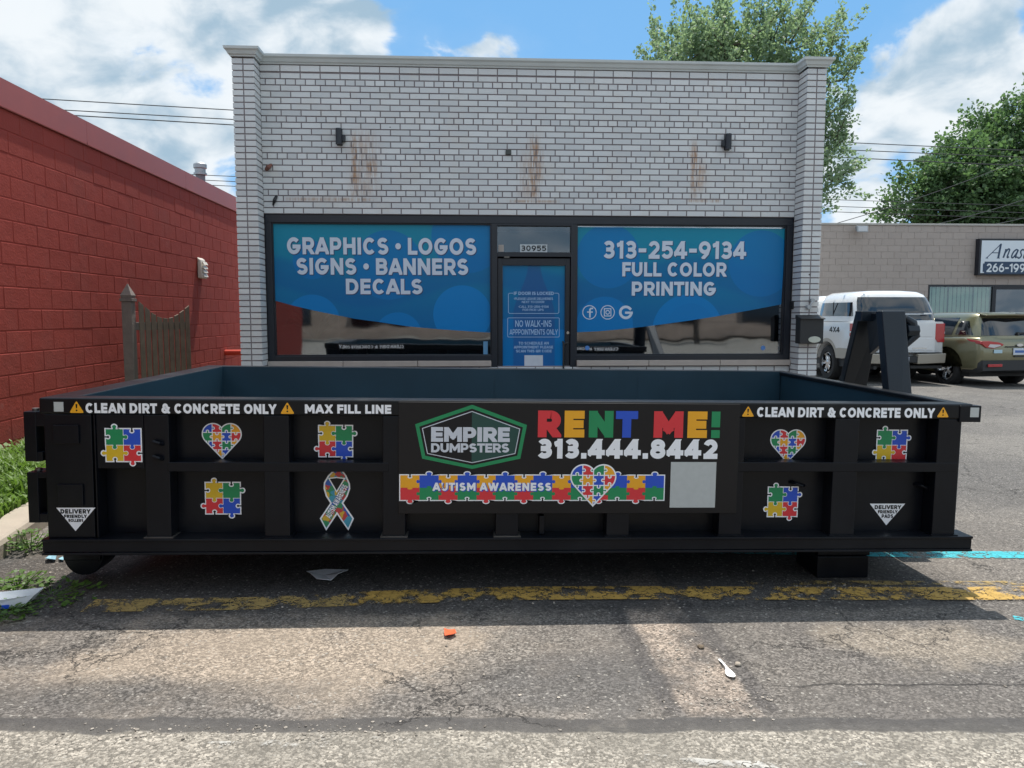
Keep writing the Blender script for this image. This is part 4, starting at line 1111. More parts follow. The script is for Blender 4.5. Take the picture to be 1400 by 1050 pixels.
def puzzle(cx, cy, wpx, hpx, kind, dep, cut=False):
    c = dl(cx, cy, dep); k = (3.7+dep)/F_PX; W2, H2 = wpx*k/2, hpx*k/2
    if kind == 'A':   # (col, row, colour, bottom, right, top, left); row 1 is the upper one
        pcs = [(0, 1, GN, 1, 1, 1, -1), (1, 1, BL, 1, 0 if cut else 1, -1, -1), (0, 0, YE, -1, 1, -1, 1), (1, 0, RD, 1, -1, -1, -1)]
    else:
        pcs = [(0, 1, YE, 1, -1, 1, -1), (1, 1, GN, 1, 1, -1, 1), (0, 0, RD, -1, -1, -1, 1), (1, 0, BL, 1, -1, -1, 1)]
    m = MB(); L = []
    for i, j, col, b, r_, t, l in pcs: L.append((piece((i-1)*W2, (j-1)*H2, W2, H2, b, r_, t, l), col))
    for z_, (P, col) in enumerate(L): m.flat(offset(P, .0046), (c[0], dep-.001-.0001*z_, c[1]), DX, DZ, WH)
    for z_, (P, col) in enumerate(L): m.flat(offset(P, -.0014), (c[0], dep-.0016-.0001*z_, c[1]), DX, DZ, col)
    m.build('jigsaw_decal', CV, dm)
puzzle(169, 608.5, 46, 44, 'A', .0045, True); puzzle(305, 681, 46, 43, 'B', .0985); puzzle(459, 603, 45, 42.5, 'B', .0985)
puzzle(1070, 686, 42.5, 42, 'A', .0985); puzzle(1219, 608.5, 43, 42, 'A', .0985)
def ribbon():
    Z = 160/933.0
    P = lambda a, b: dl(400+a*Z, 560+b*Z, .0985)
    outer = [P(*q) for q in [(325, 483), (400, 483), (430, 525), (458, 590), (460, 630), (440, 690), (405, 745), (490, 868), (445, 965), (355, 835), (268, 965), (217, 868), (300, 745), (265, 690), (247, 630), (250, 580), (282, 525)]][::-1]
    hole = [P(*q) for q in [(298, 552), (352, 545), (408, 552), (352, 645)]][::-1]
    mv, N, b = new_mat('jigsaw_print')
    o = N.vm('ADD', N.obj(), N.vm('SCALE', N.vm('SUBTRACT', N.noise(N.obj(), 45, 2, out=1), (.5, .5, .5)), scale=.02))
    s = N.xyz(N.voro(o, 38, out='Color'))[0]
    cr = N.n('ShaderNodeValToRGB'); cr.color_ramp.interpolation = 'CONSTANT'
    e = cr.color_ramp.elements; e[0].color = (.50, .05, .05, 1); e[1].position = .22; e[1].color = (.02, .10, .42, 1)
    for ps, cc in ((.45, (.03, .25, .11, 1)), (.66, (.62, .40, .04, 1)), (.82, (.05, .30, .42, 1))): x_ = e.new(ps); x_.color = cc
    N.put(cr.inputs[0], s); N.put(b.inputs['Base Color'], cr.outputs[0]); b.inputs['Roughness'].default_value = .4
    m = MB()
    m.flat(outer, (0, .0975, 0), DX, DZ, WH); m.flat(offset(outer, -.0075), (0, .0970, 0), DX, DZ, 8)
    m.flat(offset(hole, .006), (0, .0965, 0), DX, DZ, WH); m.flat(hole, (0, .0960, 0), DX, DZ, BK)
    a, b2 = Vector(P(300, 868)).to_3d(), Vector(P(442, 612)).to_3d()
    dv = (b2-a); ln = dv.length; dv.normalize()
    U = Vector((dv.x, 0, dv.y)); V = Vector((-dv.y, 0, dv.x))
    letters(m, 'AUTISM AWARENESS', .24, (a.x, .0957, a.y), U, V, DN, 0, ln, -.004, .030, BK, gap=.1)
    letters(m, 'AUTISM AWARENESS', .22, (a.x, .0950, a.y), U, V, DN, 0, ln, -.002, .028, WH, gap=.14)
    m.build('ribbon_decal', CV+[mv], dm)
ribbon()
def tri_sign(px3, dep, lines):
    m = MB(); m.flat([dl(*p, dep) for p in px3], (0, dep-.001, 0), DX, DZ, WH)
    for t, (a, b, c, e) in lines:
        p, q = dl(a, e, dep), dl(c, b, dep)
        letters(m, t, .27, (0, dep-.0014, 0), DX, DZ, DN, p[0], q[0], p[1], q[1], BK, gap=.14)
    m.build('triangle_sticker', CV, dm)
tri_sign([(77, 694), (103.5, 726), (130.5, 694)], .0025, [('DELIVERY', (83, 696, 124, 702)), ('FRIENDLY', (88, 703.4, 119, 708)), ('ROLLERS', (94, 709.3, 114, 713.5))])
tri_sign([(1189, 688.5), (1211.5, 718), (1237.5, 688.5)], .0985, [('DELIVERY', (1195.5, 690.5, 1232, 696)), ('FRIENDLY', (1200, 697.3, 1227, 701.8)), ('PADS', (1205, 703, 1221, 708))])
# ------------------------------------------------------------------ red block building on the left
RX, RY0, RY1, RT = -4.25, -3.0, 15.0, 3.27
rb = thing('red_building', 'long red painted concrete block building running back on the left', 'building', (RX, 6, 0))
mb = MB()
mb.box(RX-.2, RX-.0045, RY0, RY1, -.2, 3.36, 1)
lay_bricks(mb, (RX-.008, RY0, 0), (0, 1, 0), RY1-RY0, -.02, RT-.02, .2056, .405, .011, .006, jit=.0012, nrm=(1, 0, 0), bev=.004)
mb.build('wall', [m_redblock, m_redjoint], rb, world=True, fixn=False)
MB().box(RX-8, RX-.21, RY1-.2, RY1, -.2, 3.4).box(RX-8, RX-.21, RY0, RY0+.2, -.2, 3.4).build('end_wall', m_redblock, rb, world=True)
MB().box(RX-8, RX-.21, RY0+.21, RY1-.21, 3.15, 3.3).build('roof', m_flatroof, rb, world=True)
n = 6; k = (RY1-RY0)/n
for i in range(n):
    a, b = RY0+i*k+.002, RY0+(i+1)*k-.002
    MB().prism([(.024, 3.245), (.018, 3.235), (.022, 3.50), (-.22, 3.53), (-.22, 3.40), (-.0, 3.40), (-.0, 3.245)], (RX, a, 0), (1, 0, 0), (0, 0, 1), (0, b-a, 0)).build('coping', m_redcap, rb, world=True)
# white louvred vent hood
p = atx(273, 366, RX)
t = thing('wall_vent', 'cream louvred dryer vent hood sticking out of the red block wall', 'vent', (RX+.004, p.y, p.z))
MB().hexa([(0, -.12, -.17), (.075, -.12, -.17), (.075, .12, -.17), (0, .12, -.17), (0, -.12, .16), (.05, -.12, .12), (.05, .12, .12), (0, .12, .16)]).build('hood', m_ventw, t, bevel=.018, seg=3)
for i in range(4):
    z = -.13+i*.062
    MB().hexa([(.070, -.095, z), (.098, -.095, z-.012), (.098, .095, z-.012), (.070, .095, z), (.068, -.095, z+.030), (.076, -.095, z+.034), (.076, .095, z+.034), (.068, .095, z+.030)]).build('louvre', m_ventw, t)
# flue on the red roof
p = at(274, 240, 13.2)
t = thing('roof_flue', 'grey metal flue pipe with cap on the red building roof', 'flue', (p.x, 13.2, 3.3))
MB().cyl((0, 0, 0), (0, 0, .40), .075, n=18).build('pipe', M('flue_grey', (.16, .17, .19), .6), t, smooth=True)
MB().lathe([(0, .56), (.07, .56), (.105, .53), (.105, .47), (.085, .455), (.085, .40), (.105, .39), (.105, .36), (0, .36)], (0, 0, 0), n=20).build('cap', m_galv, t, smooth=True)
# red standpipe fitting by the gap
p = atx(312, 482, RX+.05)
t = thing('standpipe', 'glossy red pipe connection low on the red wall beside the brick pier', 'pipe', (RX, p.y, p.z))
MB().cyl((0, 0, 0), (.5, 0, 0), .05, n=16).cyl((.36, 0, 0), (.36, 0, .16), .05, n=16).build('pipe', m_redpaint, t, smooth=True)
MB().lathe([(.05, 0), (.13, .0), (.15, .05), (.15, .09), (.10, .12), (0, .12)], (.5, 0, .02), 'X', 20).build('cap', m_redpaint, t, smooth=True)

# ------------------------------------------------------------------ grass bank, kerb
kerb = [(-2.35, .6), (-2.50, 3.2), (-2.60, 4.3), (-2.73, 5.1), (-2.80, 6.2), (-2.82, 12.5)]
mb = MB()
secs = []
for i, (x, y) in enumerate(kerb):
    secs.append([(x, y, -.05), (x, y, .075), (x-.012, y, .098), (x-.03, y, .108), (x-.20, y, .112), (x-.22, y, .10), (x-.22, y, -.05)])
for i in range(len(secs)-1):
    MBk = MB(); a, b = secs[i], secs[i+1]
    a = [(p[0], p[1]+.004, p[2]) for p in a]; b = [(p[0], p[1]-.004, p[2]) for p in b]
    mb.loft([a, b])
tag(mb.build('kerb', m_curb), kind='structure')
mb = MB(); L = []
for x, y in kerb: L += [(RX+.02, y, .10), (x-.215, y, .085)]
mb.add(L, [(2*i, 2*i+1, 2*i+3, 2*i+2) for i in range(len(kerb)-1)])
mb.add([(RX+.02, 12.5, .1), (-2.82-.215, 12.5, .085), (-2.6, 40, .1), (RX+.02, 40, .1)], [(0, 1, 2, 3)])
mb.add([(-2.815, 12.5, .02), (-2.815, 7.6, .02), (-2.40, 7.6, .02), (-2.40, 14.0, .02)], [(0, 1, 2, 3)])
tag(mb.build('verge', m_soil), kind='structure')
g = np.random.default_rng(3)
def blades(n, xf, y0, y1, hmin, hmax, seed):
    g = np.random.default_rng(seed)
    mb_v, mb_f = [], []
    y = y0+(y1-y0)*g.random(n)**1.3
    ke = np.interp(y, [k_[1] for k_ in kerb], [k_[0] for k_ in kerb])
    x = RX+.05+(ke-.20-RX-.05)*g.random(n)
    clump = .45+.9*(np.sin(x*7+3*np.sin(y*3))*np.sin(y*5+x*2)*.5+.5)
    for i in range(n):
        h = (hmin+(hmax-hmin)*g.random())*clump[i]; a = g.random()*6.283; w_ = .005+.008*g.random(); l = h*(.3+.7*g.random())
        c, s_ = math.cos(a), math.sin(a); z0 = .09
        o = len(mb_v)
        mb_v += [(x[i]-s_*w_, y[i]+c*w_, z0), (x[i]+s_*w_, y[i]-c*w_, z0), (x[i]+c*l*.4+s_*w_*.8, y[i]+s_*l*.4-c*w_*.8, z0+h*.75), (x[i]+c*l*.4-s_*w_*.8, y[i]+s_*l*.4+c*w_*.8, z0+h*.75), (x[i]+c*l, y[i]+s_*l, z0+h)]
        mb_f += [(o, o+1, o+2, o+3), (o+3, o+2, o+4)]
    return mb_v, mb_f
mb = MB(); v, f = blades(26000, None, 4.0, 12.4, .04, .15, 5); mb.v, mb.f, mb.m = v, f, [0]*len(f)
v, f = blades(5000, None, 1.0, 4.2, .04, .15, 6); mb.add(v, f)
# broad clover-like leaves between the blades
gg_ = np.random.default_rng(9)
for i in range(5200):
    y = 3.4+6.5*gg_.random()**1.4; ke = np.interp(y, [k_[1] for k_ in kerb], [k_[0] for k_ in kerb])
    x = RX+.05+(ke-.2-RX-.05)*gg_.random(); z = .10+.10*gg_.random(); a = gg_.random()*6.28; r_ = .014+.022*gg_.random(); tx, ty = gg_.normal(0, .5, 2)
    ps = [(math.cos(a+k_)*r_*(1 if k_ in (0, 3.14) else .7), math.sin(a+k_)*r_*(1 if k_ in (0, 3.14) else .7)) for k_ in (0, 1.2, 1.9, 3.14, 4.3, 5.0)]
    mb.add([(x+p, y+q, z+p*tx+q*ty) for p, q in ps], [tuple(range(6))])
tag(mb.build('grass', m_grass, fixn=False), kind='stuff')
def weed(px_, py_, n, rad, h, label, seed, lift=0.0):
    p = ag(px_, py_, lift); g = random.Random(seed)
    t = thing('weed', label, 'weed', (p.x, p.y, p.z), group='weeds along the kerb')
    mb = MB(); st = MB()
    for i in range(n):
        a = g.uniform(0, 6.28); r_ = rad*math.sqrt(g.random()); z = h*g.uniform(.15, 1)*(1-.5*r_/rad)
        c = Vector((math.cos(a)*r_, math.sin(a)*r_, z)); ln = g.uniform(.016, .038); up = Vector((math.cos(a)*.8+g.uniform(-.5, .5), math.sin(a)*.8+g.uniform(-.5, .5), g.uniform(-.3, .6))).normalized()
        sd = up.cross(Vector((g.uniform(-.4, .4), g.uniform(-.4, .4), 1))).normalized()*ln*.36; up *= ln
        mb.add([c, c+up*.35+sd, c+up*.75+sd*.7, c+up, c+up*.75-sd*.7, c+up*.35-sd], [(0, 1, 2, 3, 4, 5)])
        if i % 4 == 0: st.tube([(c.x*.25, c.y*.25, 0), (c.x*.7, c.y*.7, z*.6), c], .0018, 4)
    mb.build('leaves', m_weed, t, fixn=False); st.build('stems', m_weed, t)
weed(42, 750, 190, .15, .13, 'low leafy weed growing along the kerb face behind the dumpster roller', 1)
weed(24, 805, 150, .15, .09, 'small weed clump just behind the white litter tray', 2)
weed(14, 838, 120, .13, .04, 'flat weed patch on asphalt in front of the white litter tray', 3)
weed(70, 815, 110, .22, .035, 'sparse weed sprawl at the edge of the dumpster shadow', 4)

# ------------------------------------------------------------------ wooden gate in the gap
p = at(180, 520, 8.95); q = at(180, 388, 8.95)
t = thing('gate_post', 'square weathered timber post with a pointed cap beside the red wall', 'post', (p.x, 8.95, .1))
zt = q.z-.1
MB().box(-.055, .055, -.055, .055, -.1, zt-.20).build('post', m_wood2, t, bevel=.006)
mb = MB(); mb.box(-.068, .068, -.068, .068, zt-.199, zt-.165)
b0 = [(-.055, -.055, zt-.165), (.055, -.055, zt-.165), (.055, .055, zt-.165), (-.055, .055, zt-.165)]
b1 = [(-.062, -.062, zt-.13), (.062, -.062, zt-.13), (.062, .062, zt-.13), (-.062, .062, zt-.13)]
mb.loft([b0, b1, [(-.004, -.004, zt), (.004, -.004, zt), (.004, .004, zt), (-.004, .004, zt)]])
mb.build('cap', m_wood2, t, bevel=.003)
pa, pb = at(192, 480, 9.05), at(262, 480, 9.75)
ang = math.atan2(pb.y-pa.y, pb.x-pa.x); ln = (pb.xy-pa.xy).length
t = thing('picket_gate', 'weathered wooden picket gate with a scooped top edge by the red wall', 'gate', (pa.x, pa.y, .1), (0, 0, ang))
n = 9; za = at(193, 410, 9.05).z-.1; zb = at(258, 417, 9.75).z-.1; pw = ln/n
for i in range(n):
    s = (i+.5)/n; top = za+(zb-za)*s-.20*math.sin(math.pi*s)**.9; x = i*pw
    s0 = i/n+.02; s1 = (i+1)/n-.02; f = lambda s: za+(zb-za)*s-.19*math.sin(math.pi*s)
    j = rng.uniform(-.008, .008)
    MB().prism([(x+pw*.14, .04), (x+pw*.86, .04), (x+pw*.86, f(s1)+j), (x+pw*.14, f(s0)+j)], (0, 0, 0), (1, 0, 0), (0, 0, 1), (0, .018, 0)).build('picket', m_wood, t, bevel=.003)
for z in (.25, za-.30): MB().box(-.08, ln, .0195, .055, z-.045, z+.045).build('rail', m_wood2, t, bevel=.003)

# ------------------------------------------------------------------ litter on the ground
p = ag(30, 822, .02)
t = thing('litter_tray', 'crumpled white paper tray lying at the left edge by the kerb', 'litter', (p.x-.09, p.y, gz(p.x)+.004), (0, 0, R(12)))
MB().loft([[(-.16, -.06, 0), (.10, -.055, 0), (.12, .05, .0), (-.16, .05, 0)], [(-.17, -.075, .035), (.155, -.06, .055), (.16, .055, .05), (-.17, .06, .04)]], cap=False).add([(-.16, -.06, .001), (.10, -.055, .001), (.12, .05, .001), (-.16, .05, .001)], [(0, 1, 2, 3)]).build('tray', m_paper, t)
MB().box(.02, .05, -.069, -.0625, .004, .02).build('blue_mark', v_blue, t)
p = ag(447, 787)
def sheet(name, label, cat, px_poly, mat, lift=.006, curl=.02, group=None):
    P = [ag(*q) for q in px_poly]; c = sum(P, Vector())/len(P); c.z = gz(c.x)
    mb = MB(); n = len(P); r_ = random.Random(len(label))
    top = [(v.x-c.x, v.y-c.y, lift+.003+curl*r_.random()) for v in P]; bot = [(a, b, z-.0025) for a, b, z in top]
    mb.add(top+[(0, 0, lift+.003)]+bot+[(0, 0, lift)], [(i, (i+1) % n, n) for i in range(n)]+[((i+1) % n+n+1, i+n+1, 2*n+1) for i in range(n)]+[(i, i+n+1, (i+1) % n+n+1, (i+1) % n) for i in range(n)])
    o = mb.build(name, mat); o.location = c
    return tag(o, label, cat, group)
sheet('paper_scrap', 'torn white paper scrap lying in the dumpster shadow', 'litter', [(419, 784), (445, 782.5), (476, 782), (462, 791), (453, 796.5), (433, 796), (424, 790)], m_paper)
sheet('candy_wrapper', 'small orange and white candy wrapper on sunlit asphalt', 'litter', [(607, 865), (613, 864), (622, 865), (624, 870), (617, 874), (608, 873)], m_wrap, curl=.014)
sheet('blue_wrapper', 'pale blue crumpled wrapper beside the kerb near the dumpster roller', 'litter', [(62, 766), (70, 763), (78, 765), (76, 769), (64, 770)], m_bluelit, curl=.02)
sheet('leaflet_scrap', 'tiny pale scrap right next to the dumpster roller', 'litter', [(80, 766), (86, 764), (88, 768), (82, 769)], m_bluelit, curl=.012)
# plastic spoon
a, b = ag(983, 903), ag(1002, 929)
d_ = (b-a); ln = d_.length; an = math.atan2(d_.y, d_.x)
t = MB()
sec = []
for s, wd, z in [(0, .0045, .004), (.1, .006, .005), (.3, .0045, .009), (.52, .004, .011), (.60, .007, .009), (.68, .0135, .006), (.78, .0175, .004), (.90, .0155, .004), (.97, .009, .006), (1, .002, .008)]:
    L_ = .165
    sec.append([(s*L_, -wd, z+.002), (s*L_, -wd*.4, z-.001), (s*L_, wd*.4, z-.001), (s*L_, wd, z+.002), (s*L_, wd*.4, z+.001), (s*L_, -wd*.4, z+.001)])
t.loft(sec); o = t.build('plastic_spoon', m_spoon, smooth=True, bevel=0); o.location = (a.x, a.y, gz(a.x)+.002); o.rotation_euler = (0, 0, an)
tag(o, 'white plastic spoon lying on the tan dirt strip', 'spoon')
for i, (a, b, r_, lab) in enumerate([(1009, 910, .013, 'small grey pebble beside the plastic spoon'), (958, 886, .014, 'dark brown lump on the dirt strip left of the spoon')]):
    p = ag(a, b); mb = MB(); bm = bmesh.new(); bmesh.ops.create_icosphere(bm, subdivisions=2, radius=r_)
    for v in bm.verts: v.co *= 1+rng.uniform(-.18, .18); v.co.z *= .6
    mb.add([tuple(v.co) for v in bm.verts], [tuple(v.index for v in f.verts) for f in bm.faces]); bm.free()
    o = mb.build('pebble', m_curb if i == 0 else m_soil, smooth=True); o.location = (p.x, p.y, gz(p.x)+r_*.45); tag(o, lab, 'stone', 'loose stones on the asphalt')

# ------------------------------------------------------------------ taupe block building behind the car park
GY = 23.0
pL, pT = at(1100, 304, GY), at(1250, 305.5, GY)
gx0, gtop = 8.9, pT.z
gb = thing('block_building', 'flat roofed taupe concrete block building behind the parked cars', 'building', (14, GY, 0))
zb_ = -.3
wx0 = at(1271, 400, GY).x; wz1 = at(1300, 392, GY).z; wz0 = .55; wx1 = at(1357, 400, GY).x; dxr = at(1480, 400, GY).x
mb = MB()
mb.box(gx0, wx0-.05, GY+.008, GY+.25, zb_, gtop-.06, 1); mb.box(wx0-.05, 34, GY+.008, GY+.25, wz1+.06, gtop-.06, 1); mb.box(wx0-.05, dxr, GY+.008, GY+.25, zb_, wz0-.05, 1); mb.box(dxr, 34, GY+.008, GY+.25, zb_, wz1+.06, 1)
c8 = .2032; hz = wz1+.06
nlow = int(round((hz-zb_)/c8))
lay_bricks(mb, (gx0, GY+.008, 0), (1, 0, 0), wx0-.05-gx0, zb_, hz, c8, .4064, .011, .008, jit=.0016, nrm=(0, -1, 0), bev=.003)
lay_bricks(mb, (gx0, GY+.008, 0), (1, 0, 0), 34-gx0, hz, gtop-.07, c8, .4064, .011, .008, jit=.0016, nrm=(0, -1, 0), bev=.003)
lay_bricks(mb, (wx0-.05, GY+.008, 0), (1, 0, 0), dxr-wx0+.05, zb_, wz0-.05, c8, .4064, .011, .008, jit=.0016, nrm=(0, -1, 0), bev=.003)
lay_bricks(mb, (dxr, GY+.008, 0), (1, 0, 0), 34-dxr, zb_, hz, c8, .4064, .011, .008, jit=.0016, nrm=(0, -1, 0), bev=.003)
mb.build('wall', [m_greyblock, m_greyjoint], gb, world=True, fixn=False)
MB().box(gx0, gx0+.25, GY+.26, GY+10, zb_, gtop-.06).box(gx0, 34, GY+9.75, GY+10, zb_, gtop-.07).build('side_wall', m_greyblock, gb, world=True)
MB().box(gx0+.26, 33.9, GY+.26, GY+9.74, gtop-.4, gtop-.3).build('roof', m_flatroof, gb, world=True)
MB().box(gx0-.03, 34.03, GY-.03, GY+.28, gtop-.058, gtop).build('coping', M('pale_metal_coping', (.42, .40, .37), .5), gb, world=True, bevel=.006)
wn = MB().box(wx0-.05, wx1+.05, GY-.01, GY+.08, wz1, wz1+.058).box(wx0-.05, wx1+.05, GY-.01, GY+.08, wz0-.048, wz0).box(wx0-.05, wx0, GY-.01, GY+.08, wz0, wz1).box(wx1, wx1+.05, GY-.01, GY+.08, wz0, wz1).build('window', m_frame, gb, world=True)
MB().box(wx0, wx1, GY+.03, GY+.036, wz0, wz1).build('glass_pane', glass_mat('far_glass', (.85, .92, .88), .06), wn, world=True)
mb = MB(); nb_ = 15; bw = (wx1-wx0)/nb_
for i in range(nb_):
    a = wx0+i*bw; tl = .02 if i not in (4, 10) else .06
    mb.hexa([(a+.008, GY+.10, wz0), (a+bw-.004, GY+.10+tl, wz0), (a+bw-.004, GY+.103+tl, wz0), (a+.008, GY+.103, wz0), (a+.008, GY+.10, wz1), (a+bw-.004, GY+.10+tl, wz1), (a+bw-.004, GY+.103+tl, wz1), (a+.008, GY+.103, wz1)])
mb.build('vertical_blinds', M('sage_blinds', (.52, .62, .52), .7, var=.05), wn, world=True)
x0 = wx1+.06
door = MB().box(x0, x0+.06, GY, GY+.08, zb_, wz1).box(dxr-.06, dxr, GY, GY+.08, zb_, wz1).box(x0+.06, dxr-.06, GY, GY+.08, wz1-.08, wz1).box(x0, dxr, GY-.01, GY+.08, wz1+.001, wz1+.058).build('entrance', m_frame, gb, world=True)
MB().box(x0+.06, dxr-.06, GY+.03, GY+.036, zb_+.1, wz1-.08).build('glass_pane', glass_mat('dark_door_glass', (.05, .07, .08), .12), door, world=True)
MB().box(gx0+.4, 33, GY+3, GY+3.1, zb_, wz1+.3).build('interior_wall', m_room, gb, world=True)
# sign
sx0, sz1 = at(1340, 326, GY-.2).x, at(1345, 326, GY-.2).z; sz0 = at(1345, 376, GY-.2).z; sx1 = at(1500, 350, GY-.2).x
sg = thing('shop_sign', 'framed white box sign with italic lettering and a phone number in a blue band', 'sign', ((sx0+sx1)/2, GY-.2, (sz0+sz1)/2))
MB().box(sx0, sx1, GY-.2, GY-.004, sz0, sz1).build('frame', m_frame, sg, world=True, bevel=.01)
MB().box(sx0+.06, sx1-.06, GY-.206, GY-.201, sz0+.06, sz1-.06).build('face', M('sign_face', (.66, .72, .78), .35, var=.03), sg, world=True)
m_navy = M('navy_ink', (.015, .045, .10), .4)
p, q = at(1343, 374.2, GY-.2), at(1470, 358.2, GY-.2)
cc = .05
MB().prism([(p.x+cc, p.z), (q.x, p.z), (q.x, q.z), (p.x+cc, q.z), (p.x+cc, q.z-cc), (p.x, q.z-cc*1.2), (p.x, p.z+cc*1.2), (p.x+cc, p.z+cc)], (0, GY-.207, 0), (1, 0, 0), (0, 0, 1), (0, -.004, 0)).build('phone_band', m_navy, sg, world=True)
p, q = at(1348, 372, GY-.2), at(1401.5, 360.5, GY-.2)
letters(None, '266-199', .19, (0, GY-.212, 0), (1, 0, 0), (0, 0, 1), (0, -1, 0), p.x, q.x, p.z, q.z, gap=.12).build('lettering', M('sign_white', (.68, .72, .76), .4), sg, world=True)
lb = MB()
def script(strokes, px0, py0, w_, h_):
    p, q = at(px0, py0, GY-.2), at(px0+w_, py0-h_, GY-.2); W, H_ = q.x-p.x, q.z-p.z
    for k, (pts, wt) in enumerate(strokes):
        P_ = [(p.x+(a+.30*b*H_/W)*W, p.z+b*H_) for a, b in pts]
        for qd in stroke_quads(P_, wt*H_, False, cap=False): lb.flat(qd, (0, GY-.2065-EPS*2*(k+1), 0), (1, 0, 0), (0, 0, 1))
def sm(pts):                                                        # soften a polyline
    for _ in range(2):
        o = [pts[0]]
        for a, b in zip(pts[:-1], pts[1:]): o += [(a[0]*.75+b[0]*.25, a[1]*.75+b[1]*.25), (a[0]*.25+b[0]*.75, a[1]*.25+b[1]*.75)]
        pts = o+[pts[-1]]
    return pts
script([([(-.18, -.02), (.55, 1.02)], .06), ([(.52, 1.0), (.66, .0)], .15), ([(.12, .36), (.62, .36)], .06), ([(-.24, -.02), (-.06, -.02)], .05), ([(.56, -.02), (.78, -.02)], .05)], 1352, 352.5, 20, 19)
def low_n(x): script([(sm([(0, .66), (.12, .7), (.12, .6), (.10, 0)]), .15), (sm([(.14, .45), (.4, .78), (.66, .72), (.66, .5), (.62, .1), (.72, .0), (.9, .1)]), .13)], x, 352.5, 10, 16)
def low_a(x): script([(sm([(.75, .62), (.5, .74), (.1, .5), (.05, .1), (.3, -.04), (.6, .2), (.74, .5)]), .13), (sm([(.78, .7), (.7, .2), (.74, 0), (.95, .1)]), .14)], x, 352.5, 9.5, 16)
def low_s(x): script([(sm([(.75, .62), (.5, .74), (.2, .58), (.35, .40), (.65, .22), (.5, .0), (.2, -.04), (-.02, .1)]), .13)], x, 352.5, 8.5, 16)
def low_t(x): script([(sm([(.3, 1.0), (.28, .3), (.3, 0), (.55, -.02), (.75, .1)]), .14), ([(.0, .68), (.75, .7)], .07)], x, 352.5, 8, 16)
low_n(1370.5); low_a(1381.5); low_s(1390.5); low_t(1397)
lb.build('script_lettering', m_navy, sg, world=True)
p = at(1172, 313, GY)
t = thing('floodlight', 'small grey floodlight under the taupe building parapet', 'floodlight', (p.x, GY, p.z))
MB().tube([(0, .0, .04), (0, -.12, .05), (0, -.16, .0)], .025, 8).build('bracket', m_galv, t, smooth=True)
MB().hexa([(-.17, -.34, -.13), (.17, -.34, -.13), (.14, -.14, -.06), (-.14, -.14, -.06), (-.17, -.32, .06), (.17, -.32, .06), (.14, -.14, .07), (-.14, -.14, .07)]).build('housing', m_galv, t, bevel=.012)
MB().hexa([(-.14, -.345, -.10), (.14, -.345, -.10), (.14, -.342, -.10), (-.14, -.342, -.10), (-.14, -.331, .035), (.14, -.331, .035), (.14, -.326, .035), (-.14, -.326, .035)]).build('lens', m_lensw, t)
# ------------------------------------------------------------------ vehicles
def layers(mb, prof, xs, mi=0):
    """side profile (y, z) ccw, grown across the width; xs = [(x, inset), ...]"""
    secs = []
    for x, ins in xs:
        P = offset(prof, -ins) if ins else prof
        secs.append([(x, a, b) for a, b in P])
    mb.loft(secs, mi); return mb
def arch(cy, cz, r, n=12, zb=.4):
    a0 = math.degrees(math.asin(max(-1, min(1, (zb-cz)/r))))
    return [(cy+r*math.cos(R(t)), cz+r*math.sin(R(t))) for t in [(a0)+(180-2*a0)*i/n for i in range(n+1)]]
def ring_pts(hw, y0, y1, z, n=72, p=5.5):
    cy, hl = (y0+y1)/2, (y1-y0)/2; out = []
    for k in range(n):
        t = 2*math.pi*k/n; c, s_ = math.cos(t), math.sin(t)
        out.append((hw*math.copysign(abs(c)**(2/p), c), cy+hl*math.copysign(abs(s_)**(2/p), s_), z))
    return out
def dome(mb, levels, n=72, mi=0):
    mb.loft([ring_pts(hw, a, b, z, n) for z, hw, a, b in levels], mi); return mb
def at_level(levels, z):
    for (z0, h0, a0, b0), (z1, h1, a1, b1) in zip(levels[:-1], levels[1:]):
        if z0 <= z <= z1:
            t = (z-z0)/(z1-z0); return (h0+(h1-h0)*t, a0+(a1-a0)*t, b0+(b1-b0)*t)
    return levels[-1][1:]
def patch(levels, t0, t1, z0, z1, off=.006, nt=14, nz=5, t0b=None, t1b=None, z1b=None):
    """curved panel hugging the dome between angles t0..t1 (degrees) and heights z0..z1"""
    mb = MB(); vs = []
    t0b = t0 if t0b is None else t0b; t1b = t1 if t1b is None else t1b
    for j in range(nz+1):
        s = j/nz
        for i in range(nt+1):
            q = i/nt
            zt = z1 if z1b is None else z1+(z1b-z1)*q
            z = z0+(zt-z0)*s; hw, a, b = at_level(levels, z)
            t = R((t0+(t0b-t0)*s)*(1-q)+(t1+(t1b-t1)*s)*q); c, s_ = math.cos(t), math.sin(t)
            cy, hl = (a+b)/2, (b-a)/2; p = 5.5
            x, y = (hw+off)*math.copysign(abs(c)**(2/p), c), cy+(hl+off)*math.copysign(abs(s_)**(2/p), s_)
            vs.append((x, y, z))
    mb.add(vs, [(j*(nt+1)+i, j*(nt+1)+i+1, (j+1)*(nt+1)+i+1, (j+1)*(nt+1)+i) for j in range(nz) for i in range(nt)])
    return mb
